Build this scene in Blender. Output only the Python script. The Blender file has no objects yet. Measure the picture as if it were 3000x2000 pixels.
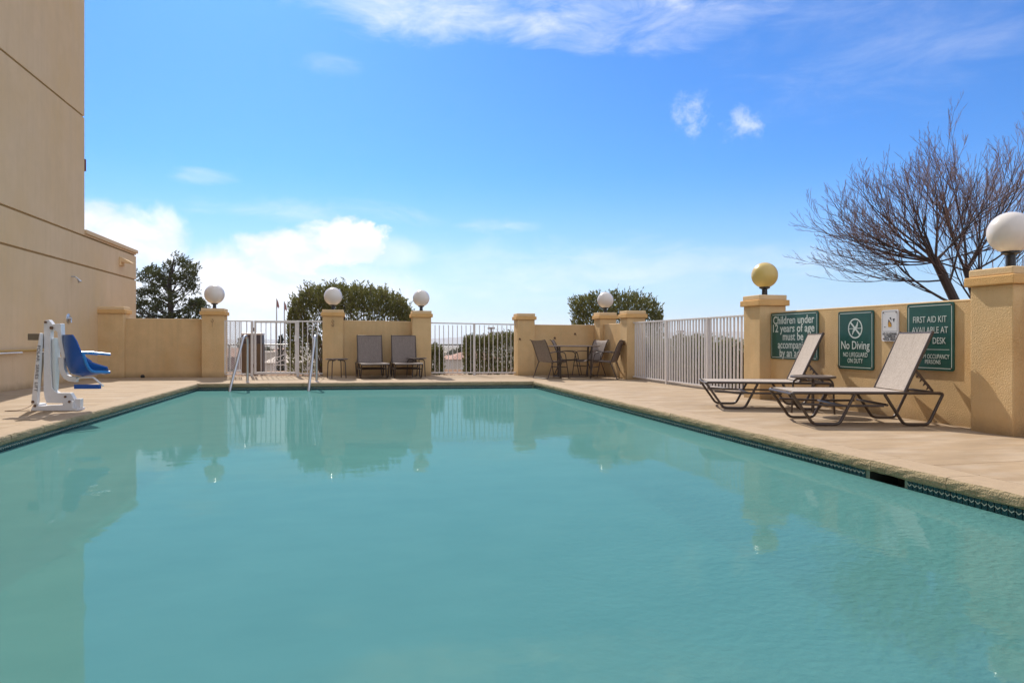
import bpy, bmesh, math, random
from mathutils import Vector, Matrix
R = math.radians
PI = math.pi
sc = bpy.context.scene
COL = sc.collection

# ------------------------------------------------------------ camera, sky, sun, exposure
cam_d = bpy.data.cameras.new('camera'); cam = bpy.data.objects.new('camera', cam_d); COL.objects.link(cam)
cam.location = (0, 0, 1.0); cam.rotation_euler = (R(90), 0, -math.atan(450/2000))
cam_d.sensor_width = 36; cam_d.lens = 24; cam_d.shift_y = -0.001; cam_d.clip_end = 20000; cam_d.clip_start = 0.05
sc.camera = cam
SUN_EL, SUN_AZ = 42.0, -9.5          # azimuth from +Y towards +X
world = bpy.data.worlds.new('World'); sc.world = world; world.use_nodes = True

def build_sky():
    nt = world.node_tree; nt.nodes.clear()
    N = lambda t: nt.nodes.new(t)
    L = nt.links.new
    def val(x):
        n = N('ShaderNodeValue'); n.outputs[0].default_value = x; return n.outputs[0]
    def M(op, a, b=None, c=None, clamp=False):
        n = N('ShaderNodeMath'); n.operation = op; n.use_clamp = clamp
        for i, v in enumerate((a, b, c)):
            if v is None: continue
            if isinstance(v, (int, float)): n.inputs[i].default_value = v
            else: L(v, n.inputs[i])
        return n.outputs[0]
    def ramp(x, a, b):       # smoothstep
        n = N('ShaderNodeMapRange'); n.interpolation_type = 'SMOOTHSTEP'
        L(x, n.inputs[0]); n.inputs[1].default_value = a; n.inputs[2].default_value = b
        return n.outputs[0]
    out = N('ShaderNodeOutputWorld'); bg = N('ShaderNodeBackground'); L(bg.outputs[0], out.inputs[0])
    bg.inputs[1].default_value = 0.13
    sky = N('ShaderNodeTexSky'); sky.sky_type = 'NISHITA'; sky.sun_disc = False
    sky.sun_elevation = R(SUN_EL); sky.sun_rotation = R(SUN_AZ); sky.altitude = 600
    sky.air_density = 1.0; sky.dust_density = 0.6; sky.ozone_density = 2.0
    tc = N('ShaderNodeTexCoord'); d = tc.outputs['Generated']
    sep = N('ShaderNodeSeparateXYZ'); L(d, sep.inputs[0])
    az = M('ARCTAN2', sep.outputs[0], sep.outputs[1])
    el = M('ARCSINE', sep.outputs[2])
    # polarised, saturated look of the clear sky
    hs = N('ShaderNodeHueSaturation'); L(sky.outputs[0], hs.inputs['Color'])
    hs.inputs['Saturation'].default_value = 1.25; hs.inputs['Value'].default_value = 1.0
    tint = N('ShaderNodeMix'); tint.data_type = 'RGBA'; tint.blend_type = 'MULTIPLY'
    tint.inputs[0].default_value = 1; L(hs.outputs[0], tint.inputs[6]); tint.inputs[7].default_value = (0.152, 0.375, 0.58, 1)
    base = tint.outputs[2]
    # noises in direction space
    def noise(scale, detail, rough, sx=1, sy=1, off=0, dist=0):
        cmb = N('ShaderNodeCombineXYZ'); L(M('MULTIPLY', az, sx), cmb.inputs[0]); L(M('MULTIPLY', el, sy), cmb.inputs[1]); cmb.inputs[2].default_value = off
        n = N('ShaderNodeTexNoise'); n.inputs['Scale'].default_value = scale; n.inputs['Detail'].default_value = detail
        n.inputs['Roughness'].default_value = rough; n.inputs['Distortion'].default_value = dist
        L(cmb.outputs[0], n.inputs['Vector']); return n.outputs[0]
    nA = noise(9, 9, 0.62, 1, 1.3, 3.1, .3)         # billow
    nB = noise(7, 8, 0.66, 1, 3.2, 7.7, .5)        # streaky
    nC = noise(30, 9, 0.66, 1, 1, 5.7, .15)
    nE = noise(12, 7, 0.6, 1, 1.8, 21.3, .4)
    nD = noise(2.2, 4, 0.5, 1, 4.0, 11.0)
    def blob(px, py, rx, ry, noi, k, lo, hi, gain):
        A = math.atan((px-1500)/2000)+math.atan(450/2000); E = math.atan((997-py)/math.hypot(2000, px-1500))
        s = math.cos(math.atan((px-1500)/2000))
        ra = rx/2000*s*s; re = ry/2000*s
        u = M('DIVIDE', M('SUBTRACT', az, A), ra); v = M('DIVIDE', M('SUBTRACT', el, E), re)
        r2 = M('ADD', M('MULTIPLY', u, u), M('MULTIPLY', v, v))
        f = M('ADD', M('SUBTRACT', 1.0, r2), M('MULTIPLY', M('SUBTRACT', noi, 0.5), k))
        return M('MULTIPLY', ramp(f, lo, hi), gain)
    cl = [
        blob(1620, 10, 900, 135, nB, 3.4, 0.25, 2.0, 0.75),
        blob(1250, 10, 420, 90, nB, 3.0, -0.1, 1.6, 0.7),
        blob(1900, 70, 420, 90, nB, 3.4, 0.0, 2.0, 0.5),
        blob(2650, 90, 760, 260, nB, 3.0, 0.2, 2.6, 0.32),
        blob(2028, 322, 74, 58, nC, 4.2, 0.1, 2.3, 0.78),
        blob(2035, 380, 40, 56, nC, 4.6, 0.3, 2.3, 0.55),
        blob(2172, 370, 78, 58, nC, 4.3, 0.1, 2.3, 0.74),
        blob(300, 735, 330, 165, nA, 3.0, -0.1, 0.9, 0.95),
        blob(985, 695, 150, 82, nA, 3.6, -0.1, 0.5, 1.0),
        blob(870, 740, 185, 88, nA, 3.8, -0.1, 0.7, 1.0),
        blob(700, 810, 330, 105, nA, 3.0, -0.1, 1.2, 0.9),
        blob(720, 870, 640, 130, nA, 1.6, -0.4, 1.2, 0.95),
        blob(1130, 740, 180, 60, nA, 2.5, 0.0, 1.5, 0.5),
        blob(600, 522, 110, 26, nB, 4.0, 0.0, 1.6, 0.40),
        blob(900, 625, 480, 50, nB, 3.4, 0.1, 2.0, 0.45),
        blob(1480, 660, 160, 34, nB, 4.0, 0.1, 1.8, 0.35),
        blob(1650, 790, 900, 110, nB, 3.2, 0.0, 2.2, 0.60),
        blob(2230, 745, 220, 40, nB, 3.6, 0.1, 2.0, 0.35),
        blob(960, 190, 130, 50, nB, 3.4, 0.2, 2.2, 0.28),
    ]
    dens = cl[0]
    for c in cl[1:]: dens = M('MAXIMUM', dens, c)
    # unseen cloud cover over the rest of the dome, thickened for fill light
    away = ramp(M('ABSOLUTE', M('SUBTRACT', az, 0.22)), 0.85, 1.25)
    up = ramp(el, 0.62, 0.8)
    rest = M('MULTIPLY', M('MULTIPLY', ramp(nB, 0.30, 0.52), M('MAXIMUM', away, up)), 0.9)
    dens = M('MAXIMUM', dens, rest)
    # pale band near the horizon
    hz = M('MULTIPLY', ramp(el, 0.25, -0.04), 0.84)
    hz = M('MULTIPLY', hz, M('ADD', 0.82, M('MULTIPLY', nD, 0.36)), clamp=True)
    glow = ramp(M('ABSOLUTE', M('SUBTRACT', az, R(SUN_AZ))), 1.1, 0.0)
    m1 = N('ShaderNodeMix'); m1.data_type = 'RGBA'; L(hz, m1.inputs[0]); L(base, m1.inputs[6])
    hzc = N('ShaderNodeMix'); hzc.data_type = 'RGBA'; L(glow, hzc.inputs[0])
    hzc.inputs[6].default_value = (1.85, 2.6, 3.55, 1); hzc.inputs[7].default_value = (2.8, 3.2, 3.9, 1)
    L(hzc.outputs[2], m1.inputs[7])
    # cloud colour: white lit tops, blue-grey thicker undersides
    shade = M('MAXIMUM', blob(1060, 740, 130, 45, nA, 2.0, 0.0, 1.6, 0.75), M('MULTIPLY', ramp(nE, 0.40, 0.64), 0.62))
    cc = N('ShaderNodeMix'); cc.data_type = 'RGBA'; L(shade, cc.inputs[0])
    cc.inputs[6].default_value = (4.35, 4.35, 4.5, 1); cc.inputs[7].default_value = (2.6, 3.15, 4.0, 1)
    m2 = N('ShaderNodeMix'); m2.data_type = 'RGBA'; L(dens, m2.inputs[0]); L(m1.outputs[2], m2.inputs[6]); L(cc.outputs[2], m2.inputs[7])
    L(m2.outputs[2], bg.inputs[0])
build_sky()

sd = bpy.data.lights.new('sun', 'SUN'); sd.energy = 2.75; sd.angle = R(0.5); sd.color = (1.0, 0.93, 0.82)
so = bpy.data.objects.new('sun', sd); COL.objects.link(so); so.location = (0, 0, 30)
sdir = Vector((math.sin(R(SUN_AZ))*math.cos(R(SUN_EL)), math.cos(R(SUN_AZ))*math.cos(R(SUN_EL)), math.sin(R(SUN_EL))))
so.rotation_euler = sdir.to_track_quat('Z', 'Y').to_euler()
sc.view_settings.view_transform = 'Standard'; sc.view_settings.look = 'None'
sc.view_settings.exposure = 1.05; sc.view_settings.gamma = 1.0; sc.view_settings.use_curve_mapping = False
try:
    sc.cycles.use_denoising = True
    sc.cycles.max_bounces = 8; sc.cycles.transparent_max_bounces = 12
except Exception: pass

# ------------------------------------------------------------ helpers
def tag(o, label=None, cat=None, group=None, kind=None):
    if label: o['label'] = label
    if cat: o['category'] = cat
    if group: o['group'] = group
    if kind: o['kind'] = kind
    return o
def empty(name, loc, rz=0, **k):
    o = bpy.data.objects.new(name, None); COL.objects.link(o); o.location = loc; o.rotation_euler = (0, 0, rz)
    o.empty_display_size = 0.2
    return tag(o, **k)
class MB:
    def __init__(s): s.v = []; s.f = []; s.m = []
    def add(s, vs, fs, mi=0):
        b = len(s.v); s.v += [tuple(v) for v in vs]; s.f += [tuple(b+i for i in f) for f in fs]; s.m += [mi]*len(fs)
        return s
    def box(s, x0, x1, y0, y1, z0, z1, mi=0):
        return s.add([(x0,y0,z0),(x1,y0,z0),(x1,y1,z0),(x0,y1,z0),(x0,y0,z1),(x1,y0,z1),(x1,y1,z1),(x0,y1,z1)],
                     [(0,3,2,1),(4,5,6,7),(0,1,5,4),(1,2,6,5),(2,3,7,6),(3,0,4,7)], mi)
    def tube(s, pts, r, n=10, cap=True, mi=0):
        pts = [Vector(p) for p in pts]; rs = r if isinstance(r, (list, tuple)) else [r]*len(pts)
        rings = []; prev = None
        for i, p in enumerate(pts):
            if i == 0: t = pts[1]-p
            elif i == len(pts)-1: t = p-pts[i-1]
            else: t = (pts[i+1]-p).normalized()+(p-pts[i-1]).normalized()
            if t.length < 1e-9: t = Vector((0,0,1))
            t.normalize()
            if prev is None:
                a = Vector((0,0,1)) if abs(t.z) < .9 else Vector((1,0,0)); x = t.cross(a).normalized()
            else:
                x = (prev-t*prev.dot(t))
                if x.length < 1e-6: x = t.orthogonal()
                x.normalize()
            prev = x; y = t.cross(x)
            rings.append([p+(x*math.cos(2*PI*k/n)+y*math.sin(2*PI*k/n))*rs[i] for k in range(n)])
        vs = [v for rg in rings for v in rg]; fs = []
        for i in range(len(rings)-1):
            for k in range(n):
                fs.append((i*n+k, i*n+(k+1)%n, (i+1)*n+(k+1)%n, (i+1)*n+k))
        if cap: fs.append(tuple(reversed(range(n)))); fs.append(tuple((len(rings)-1)*n+k for k in range(n)))
        return s.add(vs, fs, mi)
    def prism(s, poly, y0, y1, mi=0):     # poly in xz, extruded along y
        n = len(poly); a = sum(poly[i][0]*poly[(i+1)%n][1]-poly[(i+1)%n][0]*poly[i][1] for i in range(n))
        if a < 0: poly = poly[::-1]
        vs = [(x, y0, z) for x, z in poly]+[(x, y1, z) for x, z in poly]
        fs = [tuple(range(n)), tuple(reversed(range(n, 2*n)))]+[(i, n+i, n+(i+1)%n, (i+1)%n) for i in range(n)]
        return s.add(vs, fs, mi)
    def lathe(s, prof, n=24, c=(0,0,0), mi=0):
        vs = []; fs = []
        for r, z in prof:
            for k in range(n): vs.append((c[0]+r*math.cos(2*PI*k/n), c[1]+r*math.sin(2*PI*k/n), c[2]+z))
        for i in range(len(prof)-1):
            for k in range(n): fs.append((i*n+k, i*n+(k+1)%n, (i+1)*n+(k+1)%n, (i+1)*n+k))
        return s.add(vs, fs, mi)
    def build(s, name, mat, parent=None, loc=None, rot=None, smooth=False, bevel=0, seg=2):
        me = bpy.data.meshes.new(name); me.from_pydata(s.v, [], s.f)
        mats = mat if isinstance(mat, (list, tuple)) else [mat]
        for m in mats: me.materials.append(m)
        if len(mats) > 1: me.polygons.foreach_set('material_index', s.m)
        me.update()
        o = bpy.data.objects.new(name, me); COL.objects.link(o)
        if parent: o.parent = parent
        if loc: o.location = loc
        if rot: o.rotation_euler = rot
        if smooth:
            me.polygons.foreach_set('use_smooth', [True]*len(me.polygons))
            md = None
            try: me.set_sharp_from_angle(angle=R(40))
            except Exception: pass
        if bevel:
            md = o.modifiers.new('bevel', 'BEVEL'); md.width = bevel; md.segments = seg; md.limit_method = 'ANGLE'; md.angle_limit = R(40)
        return o
def copy_tree(o, parent=None):
    c = o.copy(); COL.objects.link(c); c.parent = parent
    for ch in [x for x in o.children]: copy_tree(ch, c)
    return c
def arc(c, r, a0, a1, n, plane='xz', y=0):
    out = []
    for i in range(n+1):
        a = R(a0+(a1-a0)*i/n); out.append((c[0]+r*math.cos(a), y, c[1]+r*math.sin(a)))
    return out
def fillet(pts, r, n=4):
    P = [Vector(p) for p in pts]; out = [P[0]]
    for i in range(1, len(P)-1):
        a = P[i-1]-P[i]; b = P[i+1]-P[i]; rr = min(r, a.length*.48, b.length*.48)
        p0 = P[i]+a.normalized()*rr; p1 = P[i]+b.normalized()*rr
        for k in range(n+1):
            t = k/n; out.append(p0*(1-t)**2+P[i]*2*t*(1-t)+p1*t*t)
    out.append(P[-1]); return out

# ------------------------------------------------------------ materials
def mat(name, col, rough=0.6, metal=0, spec=0.5, var=0.0, vscale=4, bump=0, bscale=80, bdetail=4, bdist=0.01,
        col2=None, v2scale=1.5, v2lo=.45, v2hi=.7, stretch=None, trans=0, streak=None, coat=0, dirt=0):
    m = bpy.data.materials.new(name); m.use_nodes = True; nt = m.node_tree; L = nt.links.new
    b = nt.nodes['Principled BSDF']; b.inputs['Base Color'].default_value = (*col, 1); b.inputs['Roughness'].default_value = rough
    b.inputs['Metallic'].default_value = metal; b.inputs['Specular IOR Level'].default_value = spec
    if coat: b.inputs['Coat Weight'].default_value = coat
    tc = nt.nodes.new('ShaderNodeTexCoord'); src = tc.outputs['Object']
    geo = nt.nodes.new('ShaderNodeNewGeometry'); src = geo.outputs['Position']
    if stretch:
        mp = nt.nodes.new('ShaderNodeMapping'); mp.inputs['Scale'].default_value = stretch; L(src, mp.inputs[0]); s2 = mp.outputs[0]
    else: s2 = src
    cur = None
    def noise(sc_, det, s=src, rough_=.55):
        n = nt.nodes.new('ShaderNodeTexNoise'); n.inputs['Scale'].default_value = sc_; n.inputs['Detail'].default_value = det
        n.inputs['Roughness'].default_value = rough_; L(s, n.inputs['Vector']); return n.outputs[0]
    def rng(x, a, b_, c, d):
        n = nt.nodes.new('ShaderNodeMapRange'); L(x, n.inputs[0])
        for i, v in enumerate((a, b_, c, d)): n.inputs[i+1].default_value = v
        return n.outputs[0]
    def mix(f, a, b_, mode='MIX'):
        n = nt.nodes.new('ShaderNodeMix'); n.data_type = 'RGBA'; n.blend_type = mode
        if isinstance(f, (int, float)): n.inputs[0].default_value = f
        else: L(f, n.inputs[0])
        for i, v in ((6, a), (7, b_)):
            if isinstance(v, tuple): n.inputs[i].default_value = (*v[:3], 1)
            else: L(v, n.inputs[i])
        return n.outputs[2]
    cur = col
    if col2: cur = mix(rng(noise(v2scale, 5, s2), v2lo, v2hi, 0, 1), cur, col2)
    if streak:
        mp = nt.nodes.new('ShaderNodeMapping'); mp.inputs['Scale'].default_value = (3, 3, .22); L(src, mp.inputs[0])
        cur = mix(rng(noise(2.2, 6, mp.outputs[0], .65), .45, .75, 0, 1), cur, streak)
    if var:
        nz = rng(noise(vscale, 6, s2, .65), .25, .75, 1-var, 1+var)
        cc = nt.nodes.new('ShaderNodeCombineXYZ')
        for i in range(3): L(nz, cc.inputs[i])
        cur = mix(1.0, cur, cc.outputs[0], 'MULTIPLY')
    if dirt:      # soil splashed up the foot of the wall, ragged edge
        sx = nt.nodes.new('ShaderNodeSeparateXYZ'); L(src, sx.inputs[0])
        ma = nt.nodes.new('ShaderNodeMath'); ma.operation = 'MULTIPLY_ADD'; L(noise(6, 6, src, .7), ma.inputs[0]); ma.inputs[1].default_value = -.22; L(sx.outputs[2], ma.inputs[2])
        cur = mix(rng(ma.outputs[0], dirt, -.12, 0, .65), cur, (.26, .17, .09))
    if not isinstance(cur, tuple): L(cur, b.inputs['Base Color'])
    if bump:
        bp = nt.nodes.new('ShaderNodeBump'); bp.inputs['Strength'].default_value = bump; bp.inputs['Distance'].default_value = bdist
        L(noise(bscale, bdetail), bp.inputs['Height']); L(bp.outputs[0], b.inputs['Normal'])
    if trans:
        b.inputs['Subsurface Weight'].default_value = 0
    return m
M = {}
M['stucco'] = mat('stucco_sand', (.68, .475, .25), .9, dirt=.06, spec=.15, var=.08, vscale=3, bump=.9, bscale=75, bdist=.012, col2=(.64, .415, .195), v2scale=1.1, streak=(.61, .425, .225))
M['band'] = mat('stucco_cap_band', (.66, .40, .165), .9, spec=.15, var=.10, vscale=5, bump=.8, bscale=75, bdist=.01)
M['captop'] = mat('stucco_cap_top', (.69, .50, .29), .9, spec=.15, var=.08, vscale=5, bump=.6, bscale=75, bdist=.01)
M['hotel'] = mat('stucco_hotel', (.655, .485, .31), .9, dirt=.05, spec=.12, var=.04, vscale=2.6, bump=.35, bscale=60, bdist=.006, col2=(.63, .44, .235), v2scale=.35, v2lo=.4, v2hi=.65, streak=(.61, .445, .275))
M['groove'] = mat('stucco_groove', (.42, .28, .14), .9, spec=.1)
M['deck'] = mat('deck_concrete', (.325, .235, .15), .85, spec=.2, var=.2, vscale=2.4, bump=.35, bscale=150, bdist=.004, col2=(.40, .31, .225), v2scale=2.2, stretch=(.6, 1.6, 1), streak=None)
M['joint'] = mat('deck_joint', (.20, .14, .09), .9)
M['coping'] = mat('coping_cast', (.38, .295, .18), .9, spec=.2, var=.2, vscale=28, bump=1.0, bscale=60, bdetail=5, bdist=.022, col2=(.31, .24, .14), v2scale=3)
M['copingtop'] = mat('coping_top', (.37, .275, .185), .85, spec=.2, var=.10, vscale=12, bump=.5, bscale=120, bdist=.006)
M['grout'] = mat('tile_grout', (.42, .46, .40), .8)
M['grime'] = mat('tile_bedding', (.20, .26, .20), .8, var=.2, vscale=8)
M['tile'] = mat('tile_teal_glaze', (.004, .032, .045), .15, spec=.5, var=.4, vscale=15, col2=(.006, .06, .07), v2scale=12)
M['tilewave'] = mat('tile_wave_print', (.5, .5, .42), .3)
M['skim'] = mat('skimmer_dark', (.03, .03, .022), .6)
M['white'] = mat('white_paint_metal', (.74, .72, .71), .45, spec=.4, var=.05, vscale=20)
M['fence'] = mat('fence_paint', (.66, .62, .60), .5, spec=.4, var=.07, vscale=14)
M['steel'] = mat('polished_steel', (.50, .51, .54), .3, metal=.9)
M['brown'] = mat('brown_powder_coat', (.062, .042, .032), .32, spec=.5)
M['brownlt'] = mat('brown_table', (.11, .08, .065), .35, spec=.5)
M['blackm'] = mat('black_plastic', (.015, .014, .014), .4)
M['globe'] = mat('globe_opal', (.70, .64, .59), .22, spec=.5)
M['globey'] = mat('globe_yellowed', (.60, .44, .14), .3, spec=.5, var=.06, vscale=6)
M['green'] = mat('sign_green', (.016, .085, .068), .35, spec=.5, var=.22, vscale=4)
M['signwhite'] = mat('sign_white_ink', (.62, .68, .64), .5)
M['signplate'] = mat('sign_white_plate', (.72, .70, .71), .4)
M['ink'] = mat('sign_black_ink', (.03, .03, .04), .5)
M['amber'] = mat('sign_amber_ink', (.55, .27, .02), .5)
M['blue'] = mat('seat_blue_plastic', (.008, .085, .36), .3, spec=.5)
M['bluel'] = mat('seat_blue_edge', (.015, .19, .52), .3, spec=.5)
M['olive'] = mat('battery_grey', (.16, .13, .09), .6)
M['liftw'] = mat('lift_white', (.70, .69, .70), .38, spec=.45, var=.04, vscale=12)
M['liftb'] = mat('lift_pale', (.60, .68, .72), .35, spec=.45)
M['bark'] = mat('bark_dark', (.055, .038, .032), .85, var=.25, vscale=20)
M['twig'] = mat('twig_reddish', (.20, .12, .10), .8, var=.25, vscale=4)
M['stem'] = mat('shrub_stem', (.13, .085, .055), .9, var=.2, vscale=9)
M['soil'] = mat('dry_soil', (.20, .12, .07), .95, spec=.1, var=.3, vscale=1.2, bump=.6, bscale=20, bdist=.04, col2=(.27, .15, .085), v2scale=.4)
M['land'] = mat('dry_land', (.22, .17, .12), .95, spec=.05, var=.25, vscale=.02, col2=(.12, .13, .075), v2scale=.03)
M['rock'] = mat('gravel_stone', (.42, .32, .24), .9, var=.35, vscale=9)
M['mount'] = mat('mountain_rock', (.16, .15, .15), .95, spec=.0, var=.2, vscale=.004)
M['redroof'] = mat('red_roof', (.30, .13, .08), .8, var=.1, vscale=3)
M['cream'] = mat('house_cream', (.55, .46, .38), .85)
M['glass'] = mat('window_dark', (.03, .035, .045), .15)
M['maroon'] = mat('maroon_wall', (.14, .018, .022), .7)
M['cabinet'] = mat('cabinet_brown', (.13, .085, .05), .7, var=.15, vscale=4)
M['cabdark'] = mat('cabinet_dark', (.055, .04, .05), .5)
M['flag'] = mat('flag_red', (.26, .10, .09), .8)
M['polem'] = mat('pole_grey', (.30, .25, .23), .5)
M['yellow'] = mat('pole_yellow', (.45, .27, .06), .5)
M['rust'] = mat('rusty_iron', (.14, .07, .035), .8)
def leaf_mat(name, c1, c2, rough=.5):
    m = bpy.data.materials.new(name); m.use_nodes = True; nt = m.node_tree; L = nt.links.new
    b = nt.nodes['Principled BSDF']; b.inputs['Roughness'].default_value = rough; b.inputs['Specular IOR Level'].default_value = .22
    g = nt.nodes.new('ShaderNodeNewGeometry'); n = nt.nodes.new('ShaderNodeTexNoise'); n.inputs['Scale'].default_value = 3.5; L(g.outputs['Position'], n.inputs['Vector'])
    wn = nt.nodes.new('ShaderNodeTexWhiteNoise'); sn = nt.nodes.new('ShaderNodeVectorMath'); sn.operation = 'SNAP'; sn.inputs[1].default_value = (.06, .06, .06)
    L(g.outputs['Position'], sn.inputs[0]); L(sn.outputs[0], wn.inputs['Vector'])
    ad = nt.nodes.new('ShaderNodeMath'); ad.operation = 'MULTIPLY_ADD'; L(wn.outputs[0], ad.inputs[0]); ad.inputs[1].default_value = .6; L(n.outputs[0], ad.inputs[2])
    mr = nt.nodes.new('ShaderNodeMapRange'); mr.inputs[1].default_value = .4; mr.inputs[2].default_value = 1.1; L(ad.outputs[0], mr.inputs[0])
    mx = nt.nodes.new('ShaderNodeMix'); mx.data_type = 'RGBA'; L(mr.outputs[0], mx.inputs[0]); mx.inputs[6].default_value = (*c1, 1); mx.inputs[7].default_value = (*c2, 1)
    L(mx.outputs[2], b.inputs['Base Color'])
    tr = nt.nodes.new('ShaderNodeBsdfTranslucent'); L(mx.outputs[2], tr.inputs[0]); ms = nt.nodes.new('ShaderNodeMixShader'); ms.inputs[0].default_value = .3
    L(b.outputs[0], ms.inputs[1]); L(tr.outputs[0], ms.inputs[2]); L(ms.outputs[0], nt.nodes['Material Output'].inputs[0])
    return m
M['oleander'] = leaf_mat('oleander_leaf', (.06, .068, .022), (.20, .195, .06))
M['pine'] = leaf_mat('pine_needles', (.024, .032, .012), (.085, .092, .028), .7)
M['cypress'] = leaf_mat('cypress_leaf', (.014, .02, .014), (.03, .04, .02), .7)

def sling_mat(name, c1, c2):
    m = bpy.data.materials.new(name); m.use_nodes = True; nt = m.node_tree; L = nt.links.new
    b = nt.nodes['Principled BSDF']; b.inputs['Roughness'].default_value = .75; b.inputs['Specular IOR Level'].default_value = .2
    tc = nt.nodes.new('ShaderNodeTexCoord')
    n = nt.nodes.new('ShaderNodeTexNoise'); n.inputs['Scale'].default_value = 90; n.inputs['Detail'].default_value = 2; L(tc.outputs['Object'], n.inputs['Vector'])
    mp = nt.nodes.new('ShaderNodeMapping'); mp.inputs['Scale'].default_value = (8, 260, 8); L(tc.outputs['Object'], mp.inputs[0])
    n2 = nt.nodes.new('ShaderNodeTexNoise'); n2.inputs['Scale'].default_value = 1; L(mp.outputs[0], n2.inputs['Vector'])
    ad = nt.nodes.new('ShaderNodeMath'); ad.operation = 'ADD'; L(n.outputs[0], ad.inputs[0]); L(n2.outputs[0], ad.inputs[1])
    mr = nt.nodes.new('ShaderNodeMapRange'); mr.inputs[1].default_value = .75; mr.inputs[2].default_value = 1.25; L(ad.outputs[0], mr.inputs[0])
    mx = nt.nodes.new('ShaderNodeMix'); mx.data_type = 'RGBA'; L(mr.outputs[0], mx.inputs[0]); mx.inputs[6].default_value = (*c1, 1); mx.inputs[7].default_value = (*c2, 1)
    L(mx.outputs[2], b.inputs['Base Color'])
    bp = nt.nodes.new('ShaderNodeBump'); bp.inputs['Strength'].default_value = .5; bp.inputs['Distance'].default_value = .003; L(ad.outputs[0], bp.inputs['Height']); L(bp.outputs[0], b.inputs['Normal'])
    tr = nt.nodes.new('ShaderNodeBsdfTranslucent'); L(mx.outputs[2], tr.inputs[0]); ms = nt.nodes.new('ShaderNodeMixShader'); ms.inputs[0].default_value = .12
    L(b.outputs[0], ms.inputs[1]); L(tr.outputs[0], ms.inputs[2]); L(ms.outputs[0], nt.nodes['Material Output'].inputs[0])
    return m
M['sling'] = sling_mat('woven_sling', (.33, .275, .235), (.53, .455, .40))
M['slingd'] = sling_mat('woven_sling_shaded', (.19, .15, .13), (.34, .28, .25))  # darker copy of the sling, shade on the far loungers put into its colour

def water_mat():
    m = bpy.data.materials.new('pool_water'); m.use_nodes = True; nt = m.node_tree; L = nt.links.new; nt.nodes.clear()
    N = nt.nodes.new
    out = N('ShaderNodeOutputMaterial')
    geo = N('ShaderNodeNewGeometry')
    def noise(scale, det, sx, sy, rough=.5):
        mp = N('ShaderNodeMapping'); mp.inputs['Scale'].default_value = (sx, sy, 1); L(geo.outputs['Position'], mp.inputs[0])
        n = N('ShaderNodeTexNoise'); n.inputs['Scale'].default_value = scale; n.inputs['Detail'].default_value = det; n.inputs['Roughness'].default_value = rough
        L(mp.outputs[0], n.inputs['Vector']); return n.outputs[0]
    a = noise(5.0, 3, .8, 1.3); b = noise(1.3, 2, 1, 1)
    c = noise(17, 3, 1, 1.1)
    # ripples are livelier in the near right corner (return jet)
    dist = N('ShaderNodeVectorMath'); dist.operation = 'DISTANCE'; L(geo.outputs['Position'], dist.inputs[0]); dist.inputs[1].default_value = (4.0, 2.6, -.16)
    mr = N('ShaderNodeMapRange'); L(dist.outputs['Value'], mr.inputs[0]); mr.inputs[1].default_value = .6; mr.inputs[2].default_value = 4.2; mr.inputs[3].default_value = 1; mr.inputs[4].default_value = .0
    k = N('ShaderNodeMath'); k.operation = 'MULTIPLY'; L(mr.outputs[0], k.inputs[0]); L(c, k.inputs[1])
    h1 = N('ShaderNodeMath'); h1.operation = 'MULTIPLY_ADD'; L(a, h1.inputs[0]); h1.inputs[1].default_value = .22; L(b, h1.inputs[2])
    h2 = N('ShaderNodeMath'); h2.operation = 'MULTIPLY_ADD'; L(k.outputs[0], h2.inputs[0]); h2.inputs[1].default_value = .2; L(h1.outputs[0], h2.inputs[2])
    bp = N('ShaderNodeBump'); bp.inputs['Strength'].default_value = 1; bp.inputs['Distance'].default_value = .003; L(h2.outputs[0], bp.inputs['Height'])
    # turbid body of the water + clear part showing the plaster
    mot = noise(2.2, 6, 1, 1.6, .6)
    mx = N('ShaderNodeMix'); mx.data_type = 'RGBA'; L(mot, mx.inputs[0]); mx.inputs[6].default_value = (.082, .215, .205, 1); mx.inputs[7].default_value = (.108, .262, .248, 1)
    bp2 = N('ShaderNodeBump'); bp2.inputs['Strength'].default_value = 1; bp2.inputs['Distance'].default_value = .022; L(k.outputs[0], bp2.inputs['Height'])
    dif = N('ShaderNodeBsdfDiffuse'); L(mx.outputs[2], dif.inputs[0]); L(bp2.outputs[0], dif.inputs['Normal'])
    tr = N('ShaderNodeBsdfTransparent'); tr.inputs[0].default_value = (.42, .80, .78, 1)
    body = N('ShaderNodeMixShader'); frb = N('ShaderNodeFresnel'); frb.inputs['IOR'].default_value = 1.33; bm_ = N('ShaderNodeMapRange'); L(frb.outputs[0], bm_.inputs[0]); bm_.inputs[1].default_value = .06; bm_.inputs[2].default_value = .4; bm_.inputs[3].default_value = .36; bm_.inputs[4].default_value = .2; L(bm_.outputs[0], body.inputs[0]); L(dif.outputs[0], body.inputs[1]); L(tr.outputs[0], body.inputs[2])
    gl = N('ShaderNodeBsdfGlossy'); gl.inputs['Roughness'].default_value = .015; L(bp.outputs[0], gl.inputs['Normal']); gl.inputs[0].default_value = (.86, .95, .93, 1)
    fr = N('ShaderNodeFresnel'); fr.inputs['IOR'].default_value = 1.33; L(bp.outputs[0], fr.inputs['Normal'])
    fm = N('ShaderNodeMapRange'); L(fr.outputs[0], fm.inputs[0]); fm.inputs[1].default_value = .02; fm.inputs[2].default_value = .9; fm.inputs[3].default_value = .07; fm.inputs[4].default_value = .22
    ms = N('ShaderNodeMixShader'); L(fm.outputs[0], ms.inputs[0]); L(body.outputs[0], ms.inputs[1]); L(gl.outputs[0], ms.inputs[2])
    L(ms.outputs[0], out.inputs[0]); return m
M['water'] = water_mat()
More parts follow.
